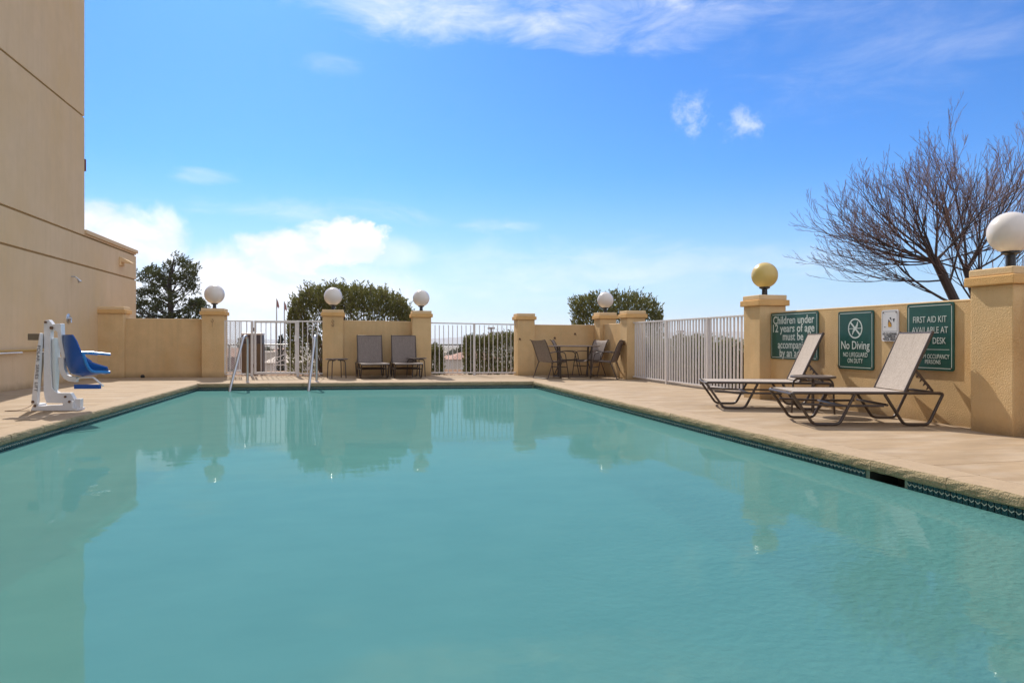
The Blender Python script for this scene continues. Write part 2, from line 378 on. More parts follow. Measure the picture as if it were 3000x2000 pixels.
M['plaster'] = mat('pool_plaster', (.36, .62, .57), .8, var=.08, vscale=1.5)

# ------------------------------------------------------------ setting: ground, land, mountains, pool
XL, XR = -3.64, 4.20            # inner coping edges
FL, FR = Vector((XL, 17.08)), Vector((XR, 16.28))
NEAR = 0.40; WZ = -0.17
def far_y(x): return FL.y+(x-FL.x)/(FR.x-FL.x)*(FR.y-FL.y)
CW = 0.30                        # coping width
# deck slabs, real joints between them
deck = empty('pool_deck', (0, 0, 0), kind='structure')
def wall_line(x): return 20.32 - (x+6.75)*(20.32-18.95)/13.6      # far edge of the deck
def slab(poly):
    mb = MB(); n = len(poly)
    mb.add([(x, y, 0) for x, y in poly]+[(x, y, -.12) for x, y in poly], [tuple(range(n)), tuple(reversed(range(n, 2*n)))]+[(i, n+i, n+(i+1)%n, (i+1)%n) for i in range(n)])
    mb.build('slab', M['deck'], deck)
g = .004
cxl, cxr = XL-CW-.003, XR+CW+.003
ysr = [-3, 1.2, 4.6, 8.7, 12.75, far_y(XR)+CW]
for a, b in zip(ysr[:-1], ysr[1:]): slab([(cxr, a+g), (7.6, a+g), (7.6, b-g), (cxr, b-g)])
ysl = [-3, 2, 6.2, 10.4, 14.4, far_y(XL)+CW]
for a, b in zip(ysl[:-1], ysl[1:]): slab([(-6.75, a+g), (cxl, a+g), (cxl, b-g), (-6.75, b-g)])
xs = [-6.75, cxl, -.9, 1.8, cxr, 7.6]
for a, b in zip(xs[:-1], xs[1:]):
    ya = far_y(max(a, cxl))+CW+.003 if a >= cxl-.01 else far_y(XL)+CW+.003
    yb = far_y(min(b, cxr))+CW+.003
    if a < cxl-.01: ya = yb = far_y(XL)+CW+g
    if b > cxr+.01: ya = yb = far_y(XR)+CW+g
    slab([(a+g, ya), (b-g, yb), (b-g, wall_line(b)+.25), (a+g, wall_line(a)+.25)])
slab([(cxl+g, -3), (cxr-g, -3), (cxr-g, NEAR-CW-.003), (cxl+g, NEAR-CW-.003)])
jb = MB()
for x0, x1, y0, y1 in ((-6.75, cxl, -3, 20.4), (cxr, 7.6, -3, 19), (cxl, cxr, -3, NEAR-CW), (cxl, cxr, 17.45, 19.6)): jb.box(x0, x1, y0, y1, -.125, -.012)
jb.build('joint_filler', M['joint'], deck)

# coping stones
cop = empty('pool_coping', (0, 0, 0), kind='structure')
def coping_run(p0, p1, inward, n, rnd):
    p0 = Vector((p0[0], p0[1], 0)); p1 = Vector((p1[0], p1[1], 0)); d = (p1-p0); Ln = d.length/n; d.normalize(); q = Vector((inward[0], inward[1], 0))
    prof = [(-CW, -.115), (-CW, 0), (-.035, 0), (-.012, -.007), (0, -.024), (.004, -.05), (-.002, -.082), (-.018, -.10)]
    for i in range(n):
        mb = MB(); a = p0+d*(Ln*i+.003); NS = 8
        vs = []; fs = []
        for k in range(NS+1):
            t = (Ln-.006)*k/NS
            for j, (u, z) in enumerate(prof):
                w = rnd.uniform(-.0035, .0035) if 3 <= j <= 7 else 0
                p = a+d*t+q*(u+w); vs.append((p.x, p.y, z+(rnd.uniform(-.003, .003) if j in (3, 4, 6, 7) else 0)))
        m = len(prof)
        mi = []
        for k in range(NS):
            for j in range(m):
                j2 = (j+1) % m
                fs.append((k*m+j, k*m+j2, (k+1)*m+j2, (k+1)*m+j)); mi.append(1 if j in (1, 2) else 0)
        fs.append(tuple(reversed(range(m)))); mi.append(0); fs.append(tuple(NS*m+j for j in range(m))); mi.append(0)
        b = len(mb.v); mb.v += vs; mb.f += fs; mb.m += mi
        o = mb.build('coping_stone', [M['coping'], M['copingtop']], cop)
        bm = bmesh.new(); bm.from_mesh(o.data); bmesh.ops.recalc_face_normals(bm, faces=bm.faces); bm.to_mesh(o.data); bm.free()
rnd = random.Random(4)
coping_run((XR, NEAR), (XR, FR.y), (-1, 0), 21, rnd)
coping_run((XL, NEAR), (XL, FL.y), (1, 0), 21, rnd)
fd = (FR-FL).normalized(); coping_run((FL.x, FL.y), (FR.x, FR.y), (fd.y, -fd.x), 10, rnd)
coping_run((XL, NEAR), (XR, NEAR), (0, 1), 10, rnd)
mb = MB()          # corner fillers
for x, y in ((XR, FR.y), (XL-CW, FL.y), (XR, NEAR-CW), (XL-CW, NEAR-CW)): mb.box(x, x+CW, y, y+CW, -.115, 0)
mb.build('corner_stone', M['copingtop'], cop)

# basin with tile band
basin = empty('pool_basin', (0, 0, 0), kind='structure')
mb = MB(); o_ = .03
fl, fr = (XL-o_, FL.y+o_), (XR+o_, FR.y+o_); nl, nr = (XL-o_, NEAR-o_), (XR+o_, NEAR-o_)
SK0, SK1 = 4.60, 4.98          # skimmer mouth on the right wall
def wall(a, b, z0, z1, mi=0): mb.add([(a[0], a[1], z0), (b[0], b[1], z0), (b[0], b[1], z1), (a[0], a[1], z1)], [(0, 1, 2, 3)], mi)
ZT = -.26
for a, b in ((nl, fl), (fl, fr), (nr, nl)): wall(a, b, -1.5, ZT); wall(a, b, ZT, -.09, 1)
wall(fr, nr, -1.5, ZT)
wall(fr, (XR+o_, SK1), ZT, -.09, 1); wall((XR+o_, SK0), nr, ZT, -.09, 1)
mb.add([(nl[0], nl[1], -1.5), (nr[0], nr[1], -1.5), (fr[0], fr[1], -1.35), (fl[0], fl[1], -1.35)], [(0, 1, 2, 3)])
mb.build('shell', [M['plaster'], M['grime']], basin)
mb = MB()           # skimmer throat
X0, X1 = XR+o_, XR+o_+.28
mb.add([(X0, SK0, ZT), (X0, SK1, ZT), (X0, SK1, -.091), (X0, SK0, -.091), (X1, SK0, ZT), (X1, SK1, ZT), (X1, SK1, -.091), (X1, SK0, -.091)],
       [(0, 1, 5, 4), (1, 2, 6, 5), (2, 3, 7, 6), (3, 0, 4, 7), (4, 5, 6, 7)])
mb.build('skimmer', M['skim'], basin)
# one tile: glazed square with a moulded wave line
TP = .0505
def tile_geo(mb, ox, oy, ang, m1=0, m2=1):
    w, h, th = TP-.005, .085, .006
    z1 = -.098; z0 = z1-h
    ca, sa = math.cos(ang), math.sin(ang)
    tf = lambda x, y, z: (ox+x*ca-y*sa, oy+x*sa+y*ca, z)
    vs = [tf(x, y, z) for x, y, z in ((.003, 0, z0), (.003+w, 0, z0), (.003+w, 0, z1), (.003, 0, z1), (.005, -th, z0+.002), (.001+w, -th, z0+.002), (.001+w, -th, z1-.002), (.005, -th, z1-.002))]
    mb.add(vs, [(4, 5, 6, 7), (0, 1, 5, 4), (1, 2, 6, 5), (2, 3, 7, 6), (3, 0, 4, 7)], m1)
    pts = [(.005+(w-.004)*i/6, z1-.034+.007*math.cos(2*PI*i/6)) for i in range(7)]
    vs = [tf(x, -th-.002, z+dz) for x, z in pts for dz in (-.0042, .0042)]
    mb.add(vs, [(2*i, 2*i+2, 2*i+3, 2*i+1) for i in range(6)], m2)
tm = MB(); tile_geo(tm, 0, 0, 0)
proto = tm.build('tile', [M['tile'], M['tilewave']], basin)
first = True
# right wall, water side faces -X: tile local x runs towards -Y
y = FR.y; ys = []
yy = 2.6
while yy < FR.y: ys.append(yy); yy += TP
ys = [v for v in ys if not (SK0-TP < v < SK1)]
near = ys[:96]; rest = ys[96:]
for v in near:
    o = proto if first else proto.copy()
    if not first: COL.objects.link(o); o.parent = basin
    first = False
    o.location = (XR+o_-.002, v+TP, 0); o.rotation_euler = (0, 0, -PI/2)
rm = MB()
for v in rest: tile_geo(rm, XR+o_-.002, v+TP, -PI/2)
n = int((FL.y-4)/TP)
for i in range(n): tile_geo(rm, XL-o_+.002, 4+i*TP, PI/2)
a = math.atan2(FR.y-FL.y, FR.x-FL.x)
for i in range(int((FR-FL).length/TP)):
    p = Vector(fl)+Vector((math.cos(a), math.sin(a)))*i*TP
    tile_geo(rm, p.x, p.y-.003, a)
tag(rm.build('tile_row', [M['tile'], M['tilewave']], basin), kind='stuff')
# steps under the water in the near right corner
mb = MB()
for i, (r, z) in enumerate(((1.5, -.95), (1.1, -.65), (.7, -.4))):
    c = (XR+.02, NEAR-.02); pts = [c]+[(c[0]-r*math.cos(R(t)), c[1]+r*math.sin(R(t))) for t in range(0, 91, 9)]
    n = len(pts); mb.add([(x, y, z) for x, y in pts]+[(x, y, -1.5) for x, y in pts], [tuple(range(n))]+[(i_, n+i_, n+(i_+1) % n, (i_+1) % n) for i_ in range(n)])
mb.build('underwater_step', M['plaster'], basin)
mb = MB(); mb.add([(nl[0], nl[1], WZ), (nr[0], nr[1], WZ), (fr[0], fr[1], WZ), (fl[0], fl[1], WZ)], [(0, 1, 2, 3)])
tag(mb.build('pool_water', M['water']), kind='structure')

# soil outside and land to the horizon
mb = MB()
rows = [(-60, -.14), (-3, -.14), (19.1, -.14), (26.5, -.12), (28, -.6), (34, -2.2), (60, -5), (120, -9), (300, -16), (900, -22), (3000, -26), (9000, -30), (14000, -30)]
cols = [-12000, -3000, -600, -100, -6.75, 7.6, 100, 600, 3000, 12000]
vs = [(x*(1 if abs(x) < 50 else 1), y_, z) for y_, z in rows for x in cols]; nc = len(cols); fs = []; mi = []
for i in range(len(rows)-1):
    for j in range(nc-1):
        if i == 1 and cols[j] == -6.75: continue        # the pool terrace itself
        fs.append((i*nc+j, i*nc+j+1, (i+1)*nc+j+1, (i+1)*nc+j)); mi.append(0 if rows[i][0] < 30 else 1)
mb.v = vs; mb.f = fs; mb.m = mi
tag(mb.build('ground', [M['soil'], M['land']]), kind='structure')
# gravel strip behind the far fence
rnd = random.Random(8); mb = MB()
def stone(mb, x, y, z, r):
    vs = [(x+r*rnd.uniform(.7, 1.2)*sx, y+r*rnd.uniform(.7, 1.2)*sy, z+r*.7*sz) for sx, sy, sz in ((1, 0, .2), (0, 1, .3), (-1, 0, .2), (0, -1, .3), (.1, .1, 1), (0, 0, -1))]
    mb.add(vs, [(0, 1, 4), (1, 2, 4), (2, 3, 4), (3, 0, 4), (1, 0, 5), (2, 1, 5), (3, 2, 5), (0, 3, 5)])
for i in range(1500):
    x = rnd.uniform(-4, 4.6); stone(mb, x, wall_line(x)+.12+abs(rnd.gauss(0, .35)), .0-.07+rnd.uniform(0, .06), rnd.uniform(.02, .055))
for i in range(300):
    stone(mb, rnd.uniform(6.9, 7.6), rnd.uniform(10.9, 16.4), .0, rnd.uniform(.01, .03))
tag(mb.build('gravel', M['rock']), kind='stuff')
mb = MB(); 
mb.add([(-6.7, wall_line(-6.7)+.25, -.08), (4.9, wall_line(4.9)+.25, -.08), (4.9, wall_line(4.9)+1.4, -.13), (-6.7, wall_line(-6.7)+1.4, -.13)], [(0, 1, 2, 3)])
tag(mb.build('gravel_bed', M['rock']), kind='structure')
# mountains
def ridge(name, dist, pts, z0, thick):
    mb = MB(); n = len(pts); vs = []; rn = random.Random(3)
    out = []
    for i in range(n-1):
        for k in range(8):
            t = k/8; px = pts[i][0]*(1-t)+pts[i+1][0]*t; h = pts[i][1]*(1-t)+pts[i+1][1]*t; out.append((px, h*(1+rn.uniform(-.05, .05))))
    out.append(pts[-1]); n = len(out)
    for px, h in out:
        a = math.atan((px-1500)/2000)+math.atan(.225); x, y = math.sin(a)*dist, math.cos(a)*dist
        vs += [(x, y, z0), (x*1.03, y*1.03, z0+(1+h*dist/2000-z0)*.62), (x*1.07, y*1.07, 1+h*dist*1.07/2000), (x*1.25, y*1.25, z0)]
    fs = [(i*4+j, (i+1)*4+j, (i+1)*4+j+1, i*4+j+1) for i in range(n-1) for j in range(3)]
    mb.v = vs; mb.f = fs; mb.m = [0]*len(fs)
    tag(mb.build(name, M['mount']), kind='structure')
ridge('mountains', 6000, [(-2200, 8), (-600, 10), (200, 4), (700, 3), (1000, 2), (1200, 4), (1280, 6), (1340, 9), (1390, 17), (1430, 20), (1462, 27), (1500, 22), (1540, 24), (1700, 30), (1900, 22), (2040, 26), (2120, 24), (2200, 25), (2500, 30), (3000, 24), (4000, 20), (7000, 10)], -30, 1)

# ------------------------------------------------------------ hotel building
hb = empty('hotel_building', (-6.75, 19.2, 0), label='tall tan stucco hotel wall with recessed horizontal joints and a lower parapet wing', cat='building')
def hp(y0, y1, z0, z1, name='wall_panel', x0=-14, x1=-6.75, m='hotel', bevel=.008):
    mb = MB(); mb.box(x0+6.75, x1+6.75, y0-19.2, y1-19.2, z0, z1); return mb.build(name, M[m], hb, bevel=bevel)
gz = .045
zs = [-.14, 2.88, 3.63, 6.63, 9.7, 12.8, 16]
hp(-6, 23.3, zs[0], zs[1]-gz/2)
hp(-6, 23.3, zs[1]+gz/2, zs[2]-gz/2)
for a, b in zip(zs[2:-1], zs[3:]): hp(-6, 19.2, a+gz/2, b-gz/2)
hp(-5.97, 23.27, -.1, zs[2]+.01, 'wall_core', -13.97, -6.785, 'groove', 0)
hp(-5.97, 19.17, zs[2]+.01, 15.9, 'wall_core', -13.97, -6.785, 'groove', 0)
hp(19.203, 23.3, zs[2]+gz/2, 3.70, 'parapet')
hp(19.203, 23.34, 3.70, 3.80, 'parapet_cap', -14.04, -6.70)
hp(19.205, 19.26, 5.28, 5.58, 'wall_sign', -6.95, -6.735, 'maroon', 0)

# stucco pillars
def pillar(x0, y0, w, d, top, label, grp='stucco pillars of the pool wall'):
    o = empty('stucco_pillar', (x0+w/2, y0+d/2, 0), label=label, cat='pillar', group=grp)
    hw, hd = w/2, d/2
    m = MB(); m.box(-hw, hw, -hd, hd, -.12, top-.185); m.build('shaft', M['stucco'], o, bevel=.012)
    m = MB(); m.box(-hw-.045, hw+.045, -hd-.045, hd+.045, top-.185, top-.085); m.build('cap_band', M['band'], o, bevel=.012)
    m = MB(); m.box(-hw-.012, hw+.012, -hd-.012, hd+.012, top-.085, top); m.build('cap_top', M['captop'], o, bevel=.014)
    return o
PIL = [
 (-6.77, 20.10, .64, .52, 1.905, 'capped stucco pillar against the hotel wall, without a lamp'),
 (-4.15, 19.90, .57, .52, 1.873, 'capped stucco pillar left of the white gate carrying a globe lamp'),
 (-.985, 19.85, .565, .52, 1.866, 'capped stucco pillar right of the gate with two rusty hooks and a globe'),
 (1.490, 19.44, .53, .52, 1.841, 'globe topped stucco pillar beside the right hand grey lounger'),
 (4.41, 18.86, .50, .50, 1.77, 'lampless stucco pillar at the left of the patio table'),
 (6.72, 18.45, .50, .50, 1.80, 'corner stucco pillar behind the patio table with a globe on top'),
 (6.72, 16.42, .50, .50, 1.765, 'lampless stucco pillar where the long white railing begins'),
 (6.63, 10.355, .50, .50, 1.775, 'stucco pillar left of the green signs carrying the yellowed globe'),
 (6.63, 5.77, .51, .51, 1.775, 'big near stucco pillar at the right edge of the photo'),
]
for p in PIL: pillar(*p)
def lamp(x, y, z, r, label, m='globe', neck=.14):
    o = empty('globe_lamp', (x, y, z), label=label, cat='lamp', group='globe lamps on the pillars')
    mb = MB(); mb.lathe([(0, .0), (.075, .0), (.075, .012), (.048, .016), (.045, neck-.03), (.09, neck-.01), (.09, neck+.015), (0, neck+.015)], 20); mb.build('lamp_post', M['blackm'], o, smooth=True)
    prof = [(r*math.sin(R(a)), neck+r*.97-r*math.cos(R(a))) for a in [18+6.75*i for i in range(25)]]
    prof[-1] = (0.0005, prof[-1][1])
    mb = MB(); mb.lathe(prof, 40); mb.build('globe', M[m], o, smooth=True)
lamp(-3.87, 20.16, 1.873, .265, 'white globe lamp on the pillar left of the gate')
lamp(-.705, 20.11, 1.866, .255, 'white globe lamp standing in front of the big rounded shrub')
lamp(1.76, 19.70, 1.841, .238, 'white globe lamp on the pillar between the grey loungers and the railing')
lamp(6.98, 18.70, 1.80, .235, 'white globe lamp on the corner pillar before the clipped hedge')
lamp(6.88, 10.6, 1.775, .222, 'yellowed globe lamp on the pillar beside the green signs', 'globey')
lamp(6.885, 6.02, 1.775, .222, 'large near white globe lamp at the right edge, before the bare tree', neck=.175)

# low stucco walls between pillars
def swall(p0, p1, th, h0, h1, label):
    p0 = Vector(p0); p1 = Vector(p1); d = p1-p0; Ln = d.length; a = math.atan2(d.y, d.x)
    o = empty('stucco_wall', (p0.x, p0.y, 0), a, label=label, cat='wall', group='low stucco walls round the pool')
    mb = MB(); mb.add([(0,0,-.13),(Ln,0,-.13),(Ln,th,-.13),(0,th,-.13),(0,0,h0-.03),(Ln,0,h1-.03),(Ln,th,h1-.03),(0,th,h0-.03)], [(0,3,2,1),(4,5,6,7),(0,1,5,4),(1,2,6,5),(2,3,7,6),(3,0,4,7)])
    mb.build('wall_face', M['stucco'], o)
    mb = MB(); mb.add([(0,-.004,h0-.03),(Ln,-.004,h1-.03),(Ln,th+.004,h1-.03),(0,th+.004,h0-.03),(0,-.004,h0),(Ln,-.004,h1),(Ln,th+.004,h1),(0,th+.004,h0)], [(0,3,2,1),(4,5,6,7),(0,1,5,4),(1,2,6,5),(2,3,7,6),(3,0,4,7)])
    mb.build('wall_top', M['captop'], o, bevel=.012)
swall((-6.13, 20.28), (-4.14, 20.10), .2, 1.60, 1.585, 'plain stucco wall between the hotel and the first globe pillar')
swall((-.43, 20.02), (1.50, 19.82), .2, 1.575, 1.545, 'stucco wall behind the two grey loungers')
swall((4.90, 19.08), (6.73, 18.93), .2, 1.46, 1.45, 'stucco wall behind the patio table')
swall((6.84, 16.91), (6.84, 18.46), -.2, 1.46, 1.46, 'short shaded stucco wall in the corner right of the patio table')
swall((6.84, 6.27), (6.84, 10.36), -.2, 1.475, 1.485, 'stucco wall carrying the four signs behind the near loungers')
swall((6.84, -3.0), (6.84, 5.775), -.2, 1.475, 1.475, 'stucco wall continuing past the nearest pillar')

# ------------------------------------------------------------ white railings and gate
def rail_fence(p0, p1, zt0, zt1, n, posts, label, zb=.055, bw=.022, knob=True, skip=()):
    p0 = Vector(p0); p1 = Vector(p1); d = p1-p0; Ln = d.length; a = math.atan2(d.y, d.x)
    o = empty('railing', (p0.x, p0.y, 0), a, label=label, cat='railing', group='white metal railings')
    zt = lambda x: zt0+(zt1-zt0)*x/Ln
    mb = MB(); mb.add([(0,-.02,zt0-.035),(Ln,-.02,zt1-.035),(Ln,.02,zt1-.035),(0,.02,zt0-.035),(0,-.02,zt0),(Ln,-.02,zt1),(Ln,.02,zt1),(0,.02,zt0)], [(0,3,2,1),(4,5,6,7),(0,1,5,4),(1,2,6,5),(2,3,7,6),(3,0,4,7)])
    mb.build('top_rail', M['fence'], o, bevel=.004)
    mb = MB(); mb.box(0, Ln, -.018, .018, zb, zb+.035); mb.build('bottom_rail', M['fence'], o, bevel=.004)
    for q in posts:
        mb = MB(); x = q*Ln; mb.box(x-.032, x+.032, -.032, .032, -.05, zt(x)-.002); mb.build('post', M['fence'], o, bevel=.005)
    mb = MB(); mb.box(-bw/2, bw/2, -bw/2, bw/2, zb+.036, min(zt0, zt1)-.036); mesh = None
    step = Ln/(n+1)
    rn = random.Random(int(Ln*100))
    for i in range(1, n+1):
        x = i*step
        if any(abs(x-q*Ln) < .045 for q in posts): continue
        if mesh is None: b = mb.build('bar', M['fence'], o); mesh = b
        else: b = mesh.copy(); COL.objects.link(b); b.parent = o
        b.location = (x, 0, 0); b.rotation_euler = (rn.uniform(-.004, .004), rn.uniform(-.006, .006), 0)
    return o
f1 = rail_fence((-3.58, 20.0), (-2.86, 19.94), 1.55, 1.55, 4, (1.0,), 'short white railing with expanded mesh beside the left globe pillar')
# expanded metal mesh on the left half of that railing
mb = MB()
for i in range(22):
    for k in range(5):
        x0 = .03+k*.072; z0 = .12+i*.063
        c = [(x0, z0+.0315), (x0+.036, z0+.063), (x0+.072, z0+.0315), (x0+.036, z0)]
        for (ax, az_), (bx, bz) in zip(c, c[1:]+c[:1]):
            mb.tube([(ax, -.028, az_), (bx, -.028, bz)], .0062, 4, False)
mb.box(0.0, .03, -.036, -.022, .1, 1.52); mb.box(.39, .41, -.036, -.022, .1, 1.52)
mb.build('mesh_panel', M['white'], f1)
# gate
gt = empty('gate', (-2.80, 19.93, 0), -.062, label='white metal gate with vertical bars between two square posts', cat='gate')
GW = 1.13
mb = MB(); mb.box(0, .05, -.025, .025, .07, 1.55); mb.box(GW-.05, GW, -.025, .025, .07, 1.55)
mb.box(.05, GW-.05, -.024, .024, 1.485, 1.548); mb.box(.05, GW-.05, -.024, .024, .07, .13); mb.build('gate_frame', M['fence'], gt, bevel=.004)
gb = None
for i in range(7):
    x = .05+(GW-.1)*(i+1)/8
    if gb is None: m_ = MB(); m_.box(-.0095, .0095, -.0095, .0095, .13, 1.484); gb = m_.build('bar', M['fence'], gt); b = gb
    else: b = gb.copy(); COL.objects.link(b); b.parent = gt
    b.location = (x, 0, 0)
mb = MB(); mb.box(GW-.06, GW-.005, -.045, -.026, .98, 1.14); mb.build('latch', M['white'], gt, bevel=.004)
for z in (.3, 1.3): mb = MB(); mb.tube([(-.012, 0, z-.05), (-.012, 0, z+.05)], .014, 8); mb.build('hinge', M['rust'], gt)
rail_fence((-1.66, 19.87), (-.98, 19.84), 1.55, 1.545, 4, (0.02,), 'short white railing between the gate and the hooked pillar')
rail_fence((2.02, 19.66), (4.41, 19.14), 1.52, 1.475, 18, (.515,), 'white railing beside the lampless pillar with hedge and valley behind it')
rail_fence((6.89, 10.86), (6.89, 16.42), 1.47, 1.47, 44, (.31, .65), 'long white railing with two posts along the right side of the deck', bw=.028)

# ------------------------------------------------------------ small fittings on the hotel wall
o = empty('wall_light', (-6.75, 21.9, 3.30), label='small wedge shaped tan wall light high on the hotel wing', cat='wall light')
mb = MB(); mb.box(0, .05, -.16, .16, -.13, .12); mb.build('back_plate', M['captop'], o, bevel=.01)
mb = MB(); mb.add([(.05,-.15,-.02),(.05,.15,-.02),(.05,.15,.11),(.05,-.15,.11),(.30,-.15,-.08),(.30,.15,-.08),(.30,.15,-.03),(.30,-.15,-.03)], [(0,1,2,3),(7,6,5,4),(0,4,5,1),(3,2,6,7),(0,3,7,4),(1,5,6,2)])
mb.build('hood', M['captop'], o, bevel=.008)
o = empty('outdoor_shower', (-6.75, 18.4, 2.52), label='chrome outdoor shower head on a short bent arm', cat='shower head')
mb = MB(); mb.tube(fillet([(0, 0, .02), (.08, 0, .02), (.14, .0, -.04)], .04), .014, 8); mb.lathe([(0, 0), (.035, 0), (.035, .01), (0, .01)], 14, (.0, 0, .015)); mb.build('arm', M['steel'], o, smooth=True)
mb = MB(); mb.tube([(.13, 0, -.03), (.16, 0, -.07), (.18, 0, -.11)], [.018, .03, .05], 14); mb.build('head', M['steel'], o, smooth=True)
o = empty('shower_valve', (-6.75, 18.2, 1.52), label='round chrome shower valve plate with a lever handle', cat='valve')
mb = MB()
mb.tube([(0, 0, 0), (.012, 0, 0), (.02, 0, 0)], [.12, .115, .08], 24); mb.build('plate', M['steel'], o, smooth=True)
mb = MB(); mb.tube([(.02, 0, 0), (.07, 0, 0)], [.045, .035], 14); mb.tube([(.06, 0, 0), (.075, -.02, -.1)], [.014, .018], 8); mb.build('lever', M['steel'], o, smooth=True)
o = empty('telescopic_pole', (-6.68, 12.5, .80), label='long yellow and white pool pole hung along the hotel wall', cat='pole')
mb = MB(); mb.tube([(0, -3.0, -.015), (0, 5.9, 0)], .028, 10); mb.build('yellow_tube', M['yellow'], o, smooth=True)
mb = MB(); mb.tube([(.02, -3.2, -.062), (.02, 3.2, -.045)], .016, 10); mb.build('white_tube', M['white'], o, smooth=True)
for y_ in (-2, 1.2, 5.0): mb = MB(); mb.tube([(-.07, y_, -.10), (.03, y_, -.10), (.05, y_, -.05)], .008, 6); mb.build('hook', M['rust'], o)
o = tag(MB().lathe([(0, 0), (.05, 0), (.055, .05), (.03, .08), (0, .085)], 12).build('drain_plug', M['blackm'], None, (-5.65, 20.05, 0.0), smooth=True), 'small black plug at the foot of the wall left of the gate', 'plug')
for (x, y_, z, lb) in ((-3.87, 19.88, 1.50, 'thin rusty hook on the pillar left of the gate'), (-.70, 19.83, 1.50, 'pair of rusty curled hooks on the pillar right of the gate')):
    mb = MB()
    pts = [(0, -.02, .08)]+[(.03*math.sin(R(t)), -.02, .03+.03*math.cos(R(t))) for t in range(0, 330, 30)]
    mb.tube(pts, .006, 6); mb.tube([(0, .02, .08), (0, -.02, .08)], .006, 6)
    if x > -1: mb.tube([(p[0], p[1], p[2]-.10) for p in pts], .006, 6)
    mb.tube([(0, -.02, 0.0), (0, -.02, -.13)], .004, 6)
    tag(mb.build('wall_hook', M['rust'], None, (x, y_, z)), lb, 'hook')

for (x, y_, z, ax, lb) in ((6.72, 16.60, .91, 'x', 'rusty anchor stub on the pillar where the long railing starts'), (4.47, 18.86, 1.04, 'y', 'rusty anchor stub on the pillar left of the patio table'),
                           (6.15, 18.975, 1.19, 'y', 'small rusty wall anchor above the patio table'), (5.55, 19.025, 1.07, 'y', 'small rusty wall anchor behind the left patio chair')):
    mb = MB(); d = Vector((1, 0, 0)) if ax == 'x' else Vector((0, 1, 0)); q = Vector((0, 1, 0)) if ax == 'x' else Vector((1, 0, 0))
    mb.tube([d*.004, -d*.006], [.034, .030], 9); mb.tube([-d*.004, -d*.035], .010, 7); mb.tube([-d*.03+Vector((0, 0, .012)), -d*.03+q*.03+Vector((0, 0, -.05))], .006, 6)
    tag(mb.build('wall_anchor', M['rust'], None, (x, y_, z)), lb, 'anchor')

# ------------------------------------------------------------ signs
def text_mesh(txt, size, w, x, z, parent, m, name='lettering', y=-.0085, bold=0.0, sx=None):
    cu = bpy.data.curves.new(name, 'FONT'); cu.body = txt; cu.size = size; cu.align_x = 'CENTER'; cu.extrude = .0006; cu.offset = bold; cu.resolution_u = 3
    t = bpy.data.objects.new('tmp', cu); COL.objects.link(t)
    dg = bpy.context.evaluated_depsgraph_get(); dg.update()
    me = bpy.data.meshes.new_from_object(t.evaluated_get(dg)); bpy.data.objects.remove(t); bpy.data.curves.remove(cu)
    xs_ = [v.co.x for v in me.vertices]; wd = max(xs_)-min(xs_); k = w/wd if w else (sx or 1)
    cx = (max(xs_)+min(xs_))/2
    for v in me.vertices: v.co = Vector(((v.co.x-cx)*k, -v.co.z, v.co.y*1.1))
    me.flip_normals() if False else None
    me.materials.clear(); me.materials.append(m); me.name = name
    o = bpy.data.objects.new(name, me); COL.objects.link(o); o.parent = parent; o.location = (x, y, z)
    return o
def rrect(w, h, r, n=4):
    out = []
    for cx, cz, a0 in ((w/2-r, h/2-r, 0), (-w/2+r, h/2-r, 90), (-w/2+r, -h/2+r, 180), (w/2-r, -h/2+r, 270)):
        for i in range(n+1):
            a = R(a0+90*i/n); out.append((cx+r*math.cos(a), cz+r*math.sin(a)))
    return out
def sign(yc, zc, w, h, label, m='green', border=True):
    o = empty('sign', (6.825, yc, zc), -PI/2, label=label, cat='sign', group='pool rule signs on the right wall')
    mb = MB(); mb.prism(rrect(w, h, .03), -.006, .01); mb.build('plate', M[m], o)
    if border:
        a = rrect(w-.05, h-.05, .02); b = rrect(w-.066, h-.066, .014); n = len(a); mb = MB()
        mb.add([(x, -.0072, z) for x, z in a]+[(x, -.0072, z) for x, z in b], [(i, (i+1) % n, n+(i+1) % n, n+i) for i in range(n)])
        mb.build('border', M['signwhite'], o)
    for sx_ in (-1, 1):
        for sz in (-1, 1):
            mb = MB(); c = (sx_*(w/2-.035), sz*(h/2-.035))
            mb.tube([(c[0], -.005, c[1]), (c[0], -.011, c[1])], .008, 8); mb.build('screw', M['rust'], o)
    return o
s = sign((10.327+9.105)/2, 1.073, 1.22, .76, 'wide green sign reading Children under 12 years of age')
for i, (tx, w) in enumerate((('Children under', 1.06), ('12 years of age', 1.07), ('must be', .53), ('accompanied', .80), ('by an adult', .70))):
    text_mesh(tx, .165, w, -.005, .20-.134*i, s, M['signwhite'], bold=.002)
s = sign(8.31, 1.003, .70, .82, 'green sign with a No Diving symbol in a crossed circle')
mb = MB(); n = 40
for r0, r1 in ((.122, .142),):
    mb.add([(r*math.cos(2*PI*k/n), -.0075, .165+r*math.sin(2*PI*k/n)) for r in (r0, r1) for k in range(n)], [(k, (k+1) % n, n+(k+1) % n, n+k) for k in range(n)])
def strip(mb, a, b, w0, w1, y=-.0078):
    a = Vector(a); b = Vector(b); d = (b-a).normalized(); q = Vector((-d.y, d.x))
    mb.add([(a.x+q.x*w0, y, a.y+q.y*w0), (a.x-q.x*w0, y, a.y-q.y*w0), (b.x-q.x*w1, y, b.y-q.y*w1), (b.x+q.x*w1, y, b.y+q.y*w1)], [(0, 1, 2, 3)])
strip(mb, (-.09, .25), (.09, .08), .013, .013); strip(mb, (-.125, .162), (.125, .168), .005, .005, -.0081)
